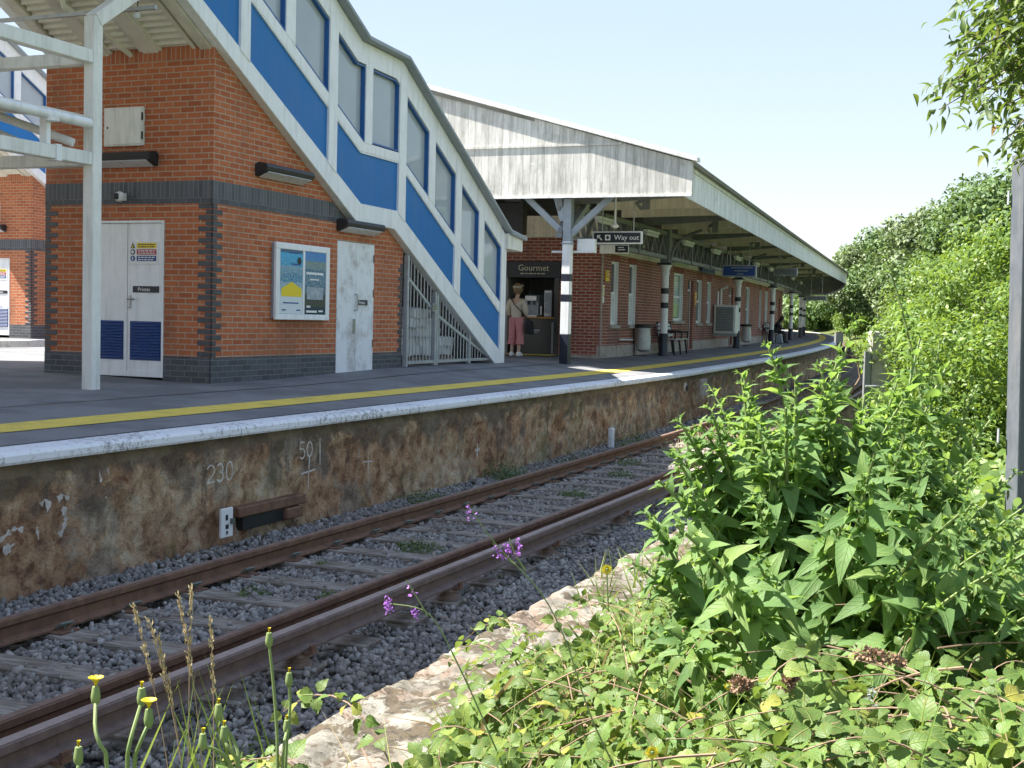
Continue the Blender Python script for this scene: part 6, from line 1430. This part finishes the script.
grass_plant('grass plant with straw coloured seed heads standing before the conductor rail', px(205, Yg), Yg, [(px(x, Yg), Yg, zt(x, yy, Yg)) for x, yy in ((135, 608), (150, 622), (180, 596), (193, 588), (213, 622), (160, 640))], 2)
def sow_thistle(label, Y, base, stems, seed, open_=()):
    """stems: list of pixel paths on the plane at distance Y, each ending in a flower head"""
    q = np.random.default_rng(seed); x, y = px(base, Y), Y; zb = ground(x, y); t = thing('sow_thistle', label, 'wild flower', (x, y, zb), 0, None)
    m = MB(W); heads = []
    for st_ in stems:
        pts = [(px(a, Y), Y+.03*i*q.uniform(-1, 1), zt(a, b, Y)) for i, (a, b) in enumerate(st_)]; pts = smooth_path([(x, y, zb)]+pts); wtube(m, pts, .0040, .0028, 7); heads.append(pts[-1])
    m.build('stems', M['stem'], t, smooth=True)
    for i, h in enumerate(heads):
        m = MB(W); m.lathe(h, [(.003, -.008), (.0072, -.002), (.008, .006), (.0065, .016), (.0055, .022)], 10); m.build('bud', M['stem'], t, smooth=True)
        n = 90; a = q.uniform(0, 2*PI, n); P = np.tile(np.array(h)+np.array([0, 0, .022]), (n, 1))
        sp = .55 if i in open_ else .22; D = nrm(np.stack([np.cos(a)*sp, np.sin(a)*sp, np.ones(n)*.7], 1)); leaves('petals', tmpl_quad(), P, D, nrm(np.stack([-np.cos(a), -np.sin(a), np.ones(n)], 1)), .020 if i in open_ else .011, .0045, M['yellowp'], t)
    n = 16; ii = q.integers(0, len(stems), n); P = []
    for i in ii: p = np.array(heads[i]); u = q.uniform(.3, .85); P.append(np.array([x, y, zb])*(1-u)+p*u)
    D = nrm(q.normal(size=(n, 3))+np.array([0, 0, .2])); leaves('leaf_blades', tmpl_serr(), np.array(P), D, nrm(q.normal(size=(n, 3))*.4+np.array([0, 0, 1])), q.uniform(.03, .06, n), .018, M['weed'], t)
sow_thistle('yellow headed sow thistle in the bottom left corner with two open flowers', 2.0, 125, [[(115, 768), (100, 740), (90, 712)], [(135, 770), (148, 742), (153, 727)], [(130, 768), (135, 748), (139, 712)], [(75, 790), (82, 775), (80, 768)]], 3, (0, 1))
sow_thistle('sow thistle with closed orange buds beside the seeding grass', 2.3, 240, [[(245, 770), (238, 752), (222, 722)], [(248, 772), (236, 750), (230, 742)], [(240, 775), (228, 752), (214, 742)]], 5)
sow_thistle('thin upright sow thistle stalk with one pale yellow top', 2.6, 285, [[(284, 768), (280, 700), (274, 645)], [(290, 768), (293, 715), (292, 690)], [(288, 770), (290, 748), (290, 740)]], 6)
def toadflax(label, Y, paths, fl, seed):
    q = np.random.default_rng(seed); a0 = paths[0][0]; x = px(a0[0], Y); zb = zt(a0[0], a0[1], Y); zg = ground(x, Y); t = thing('purple_toadflax', label, 'wild flower', (x, Y, zg))
    m = MB(W)
    for p in paths: 
        pts = [(px(a, Y), Y, zt(a, b, Y)) for a, b in p]
        wtube(m, smooth_path(pts), .0026, .0012, 6)
    m.build('stalk', M['stem'], t, smooth=True); P = []
    for (a, b, a2, b2, n) in fl:
        for i in range(n): u = q.random(); P.append(np.array([px(a+(a2-a)*u, Y), Y, zt(a, b+(b2-b)*u, Y)])+q.normal(size=3)*.005)
    P = np.array(P); n = len(P); leaves('petals', tmpl_quad(), P, rdir(n), rdir(n), .0075, .005, M['petal'], t)
toadflax('purple toadflax spike with bright flowers crossing the conductor rail', 3.0, [[(640, 800), (605, 735), (588, 690), (572, 640), (545, 590), (500, 548), (470, 505)], [(530, 572), (520, 558), (513, 540)], [(520, 566), (505, 556), (497, 545)]], [(470, 505, 474, 520, 14), (522, 540, 523, 558, 34), (500, 548, 508, 562, 34), (508, 546, 515, 556, 24)], 1)
toadflax('short purple toadflax beside the concrete strip', 3.3, [[(520, 790), (480, 700), (455, 650), (440, 622), (425, 610), (392, 606)], [(432, 618), (420, 598), (410, 582)]], [(391, 602, 393, 612, 60), (418, 612, 421, 620, 30), (412, 585, 418, 597, 12)], 2)
def blossom(name, label, x, yy, Y, mt, n, L_):
    c = (px(x, Y), Y, zt(x, yy, Y)); t = thing(name, label, 'wild flower', c); k = 5 if mt == 'whitep' else 16; a = np.arange(n)*2*PI/n
    D = nrm(np.stack([np.cos(a), -np.full(n, .45), np.sin(a)], 1)); leaves('petals', tmpl_ovate(), np.tile(c, (n, 1))+np.zeros((n, 3)), D, np.tile([[0., -1, .3]], (n, 1)), L_, L_*.6, M[mt], t)
    m = MB(W); m.lathe((c[0], c[1]-.004, c[2]-.004), [(.001, 0), (.004, .002), (.004, .006), (.001, .008)], 8); m.build('centre', M['stem'], t); m = MB(W); wtube(m, [(c[0], c[1]+.001, c[2]), (c[0]+.01, c[1]+.03, c[2]-.12)], .002, .002, 5); m.build('stalk', M['stem'], t)
for (a, b), lab in zip([(880, 705), (889, 712), (883, 696)], ['white bramble flower low before the buddleia, leftmost of three', 'white bramble flower low before the buddleia, lowest of three', 'white bramble flower low before the buddleia, topmost of three']): blossom('bramble_flower', lab, a, b, 2.75, 'whitep', 5, .013)
blossom('yellow_flower', 'small yellow flower at the bottom edge among the brambles', 663, 758, 2.5, 'yellowp', 14, .016); blossom('yellow_flower', 'small yellow flower at the top of the bramble bank beside the ballast', 612, 571, 3.4, 'yellowp', 14, .016); blossom('yellow_flower', 'single yellow flower near the dead flower spikes', 738, 690, 2.8, 'yellowp', 12, .010)
# ---- tree leaning in at the top right
def overhang():
    q = np.random.default_rng(44); x0, y0 = 3.6, 4.7; zb = ground(x0, y0); t = thing('overhanging_tree', 'tree leaning in at the top right corner with hanging pointed leaves', 'tree', (x0, y0, zb))
    m = MB(W); wtube(m, [(x0, y0, zb-.1), (x0-.1, y0, 2.), (x0-.5, y0, 3.4), (x0-.8, y0, 4.6)], .12, .05, 10); P = []; D = []; Nn = []
    tips = [(942, 60), (955, 100), (965, 30), (928, 112), (975, 60), (985, 45), (990, 150), (1000, 75), (1010, 60), (1015, 110), (1005, 140), (1020, 10), (1030, 75), (1035, 150), (950, 75), (970, 108), (945, 20), (960, 55), (935, 100), (950, 40), (985, 10), (990, 70), (975, 92), (1000, 130), (1010, 90), (1015, 150), (1020, 40), (958, 5), (1000, 45), (1030, 110), (970, -15), (940, -20), (1010, -10), (1040, 140), (1050, 60), (965, 75), (1005, 20), (1030, -30), (930, 96), (990, 110), (1045, 170), (1022, 175), (980, 30), (1060, 100), (1080, 20), (1090, 150), (1100, -40), (1050, -40)]
    for a, b in tips:
        Y = 4.5+q.uniform(-.5, .6); e = np.array([px(a, Y), Y, zt(a, b, Y)]); s_ = np.array([x0-.55, y0, 3.45+q.uniform(-.4, .5)]); c = (s_+e)/2+np.array([0, 0, .22]); path = bez(s_, c, e, 16); wtube(m, path, .010, .002, 6); path = np.array(path)
        for i in range(150):
            u = q.uniform(.45, 1.0); p = s_*(1-u)**2+c*2*u*(1-u)+e*u*u+q.normal(size=3)*.05; d = nrm(np.array([-.45, 0, -.40])+q.normal(size=3)*.5); P.append(p); D.append(d); Nn.append(nrm(np.array([0, -.3, 1])+q.normal(size=3)*.5))
    m.build('trunk', M['bark'], t, smooth=True); n = len(P); L = q.uniform(.038, .078, n)
    leaves('crown', tmpl_lance(.3, .18), np.array(P), np.array(D), np.array(Nn), L, L*.32, M['over'], t)
overhang()
# ------------------------------------------------------------------ posts on the right
t = thing('steel_post', 'thick grey galvanised steel beam standing upright at the right picture edge', 'post', (3.62, 9.07, ground(3.62, 9.07)))
m = MB(W); zb = ground(3.62, 9.07)
m.fr = lambda x, y, z: (x+.022*(3.25-z)+.012, y, z); m.box(3.505, 3.525, 8.96, 9.18, zb-.2, 3.25); m.box(3.525, 3.80, 9.06, 9.075, zb-.2, 3.25); m.box(3.80, 3.82, 8.96, 9.18, zb-.2, 3.25); m.build('beam', plain('weathered galvanised beam', (.085, .10, .12), (.14, .155, .175), rough=.6, metal=.2, scale=5, dirt=(.2, .19, .18), dirt_amt=.5, streak=True), t, bevel=.004)
m = MB(W); m.box(3.50, 3.507, 9.16, 9.19, 2.9, 3.0); m.box(3.50, 3.507, 9.16, 9.19, 1.2, 1.3); m.build('bolts', M['steel'], t)
Y = 23.; X = px(838, Y); zb = ground(X, Y)
t = thing('metal_post', 'thin rusty steel angle post at the end of the fence, left of the concrete slab', 'post', (X, Y, zb))
m = MB(W); m.box(X-.05, X+.05, Y-.01, Y+.0, zb-.3, 1.90); m.box(X+.04, X+.05, Y, Y+.09, zb-.3, 1.90); m.build('angle', plain('dull brown steel', (.085, .075, .055), (.13, .115, .09), rough=.8), t)
m = MB(W); m.box(X-.07, X+.06, Y-.03, Y+.1, 1.72, 1.90); m.build('cap', M['girder'], t)
t = thing('wire_loop', 'loose loops of pale wire hanging beside the thin rusty post', 'wire', (X+.3, Y, zb))
m = MB(W); m.tube([(X+.06, Y, 1.55), (X+.35, Y+.05, 1.45), (X+.42, Y+.1, 1.1), (X+.2, Y, .75), (X+.05, Y, .7)], .014, 6); m.tube([(X+.5, Y, .6), (X+.55, Y, 1.2), (X+.75, Y+.1, 1.3), (X+1.0, Y+.1, 1.32)], .02, 6); m.build('strands', M['twig'], t, smooth=True)
Y = 22.; X = px(888, Y); zb = ground(X, Y)
t = thing('concrete_slab', 'upright grey concrete slab half hidden by the leaves right of the thin post', 'slab', (X, Y, zb))
m = MB(W); m.box(X-.30, X+.34, Y, Y+.25, zb-.2, 1.95); m.build('slab', M['conc'], t, bevel=.02)
m = MB(W); m.box(X-.42, X-.32, Y-.05, Y+.05, zb-.2, 1.6); m.build('side_post', M['girder'], t); m = MB(W); m.tube([(X-.4, Y-.06, 1.0), (X+.4, Y-.06, 1.05)], .02, 6); m.build('rail', M['steel'], t)
t = thing('cable', 'black cable lying on the ballast beside the conductor rail', 'cable', T(6, -3.0, -.2))
m = MB(G); m.tube([(3.2, -2.95, -.14), (3.6, -3.0, -.12), (4.6, -3.1, -.16), (5.6, -3.25, -.2), (7.0, -3.2, -.2), (9, -3.4, -.22)], .05, 8); m.build('sheath', M['rubber'], t, smooth=True)
# ------------------------------------------------------------------ daylight and camera
wd = bpy.data.worlds.new('World'); SC.world = wd; wd.use_nodes = True; nt = wd.node_tree; nt.nodes.clear()
SUN_EL = math.radians(54); sx, sy = -.992, .124       # towards the sun: over the platform roof, slightly ahead
sky = nt.nodes.new('ShaderNodeTexSky'); sky.sky_type = 'NISHITA'; sky.sun_disc = False; sky.sun_elevation = SUN_EL; sky.sun_rotation = math.atan2(sx, sy); sky.air_density = 1.0; sky.dust_density = .3; sky.ozone_density = 1.; sky.altitude = 0
bg = nt.nodes.new('ShaderNodeBackground'); bg.inputs['Strength'].default_value = .135
ow = nt.nodes.new('ShaderNodeOutputWorld'); hs = nt.nodes.new('ShaderNodeHueSaturation'); hs.inputs['Saturation'].default_value = 1.0; gm = nt.nodes.new('ShaderNodeGamma'); gm.inputs[1].default_value = .15   # thin summer haze evens the sky out
nt.links.new(sky.outputs[0], hs.inputs['Color']); nt.links.new(hs.outputs[0], gm.inputs[0]); h2 = nt.nodes.new('ShaderNodeHueSaturation'); h2.inputs['Saturation'].default_value = 3.3; h2.inputs['Hue'].default_value = .515; nt.links.new(gm.outputs[0], h2.inputs['Color']); nt.links.new(h2.outputs[0], bg.inputs[0]); nt.links.new(bg.outputs[0], ow.inputs[0])
su = bpy.data.lights.new('sun', 'SUN'); su.energy = 2.7; su.angle = math.radians(.55); su.color = (1, .95, .87)
so = bpy.data.objects.new('sun', su); COL.objects.link(so)
dv = Vector((sx*math.cos(SUN_EL), sy*math.cos(SUN_EL), math.sin(SUN_EL))); so.rotation_euler = dv.to_track_quat('Z', 'Y').to_euler(); so.location = dv*60
cam = bpy.data.cameras.new('camera'); co = bpy.data.objects.new('camera', cam); COL.objects.link(co); SC.camera = co
cam.sensor_width = 36; cam.lens = 1280/1024*36; cam.clip_start = .05; cam.clip_end = 6000
p_ = math.atan(64.5/1280); r_ = .024
Fv = Vector((0, math.cos(p_), -math.sin(p_))); X0 = Vector((1, 0, 0)); Z0 = Vector((0, math.sin(p_), math.cos(p_)))
Rv = X0*math.cos(r_)+Z0*math.sin(r_); Uv = Z0*math.cos(r_)-X0*math.sin(r_)
mt = Matrix((Rv, Uv, -Fv)).transposed().to_4x4(); mt.translation = (0, 0, 2.0); co.matrix_world = mt
SC.view_settings.view_transform = 'Standard'; SC.view_settings.look = 'None'; SC.view_settings.gamma = 1; SC.view_settings.exposure = 2.74; SC.view_settings.use_curve_mapping = False
SC.cycles.max_bounces = 8; SC.cycles.transparent_max_bounces = 16; SC.cycles.use_denoising = True
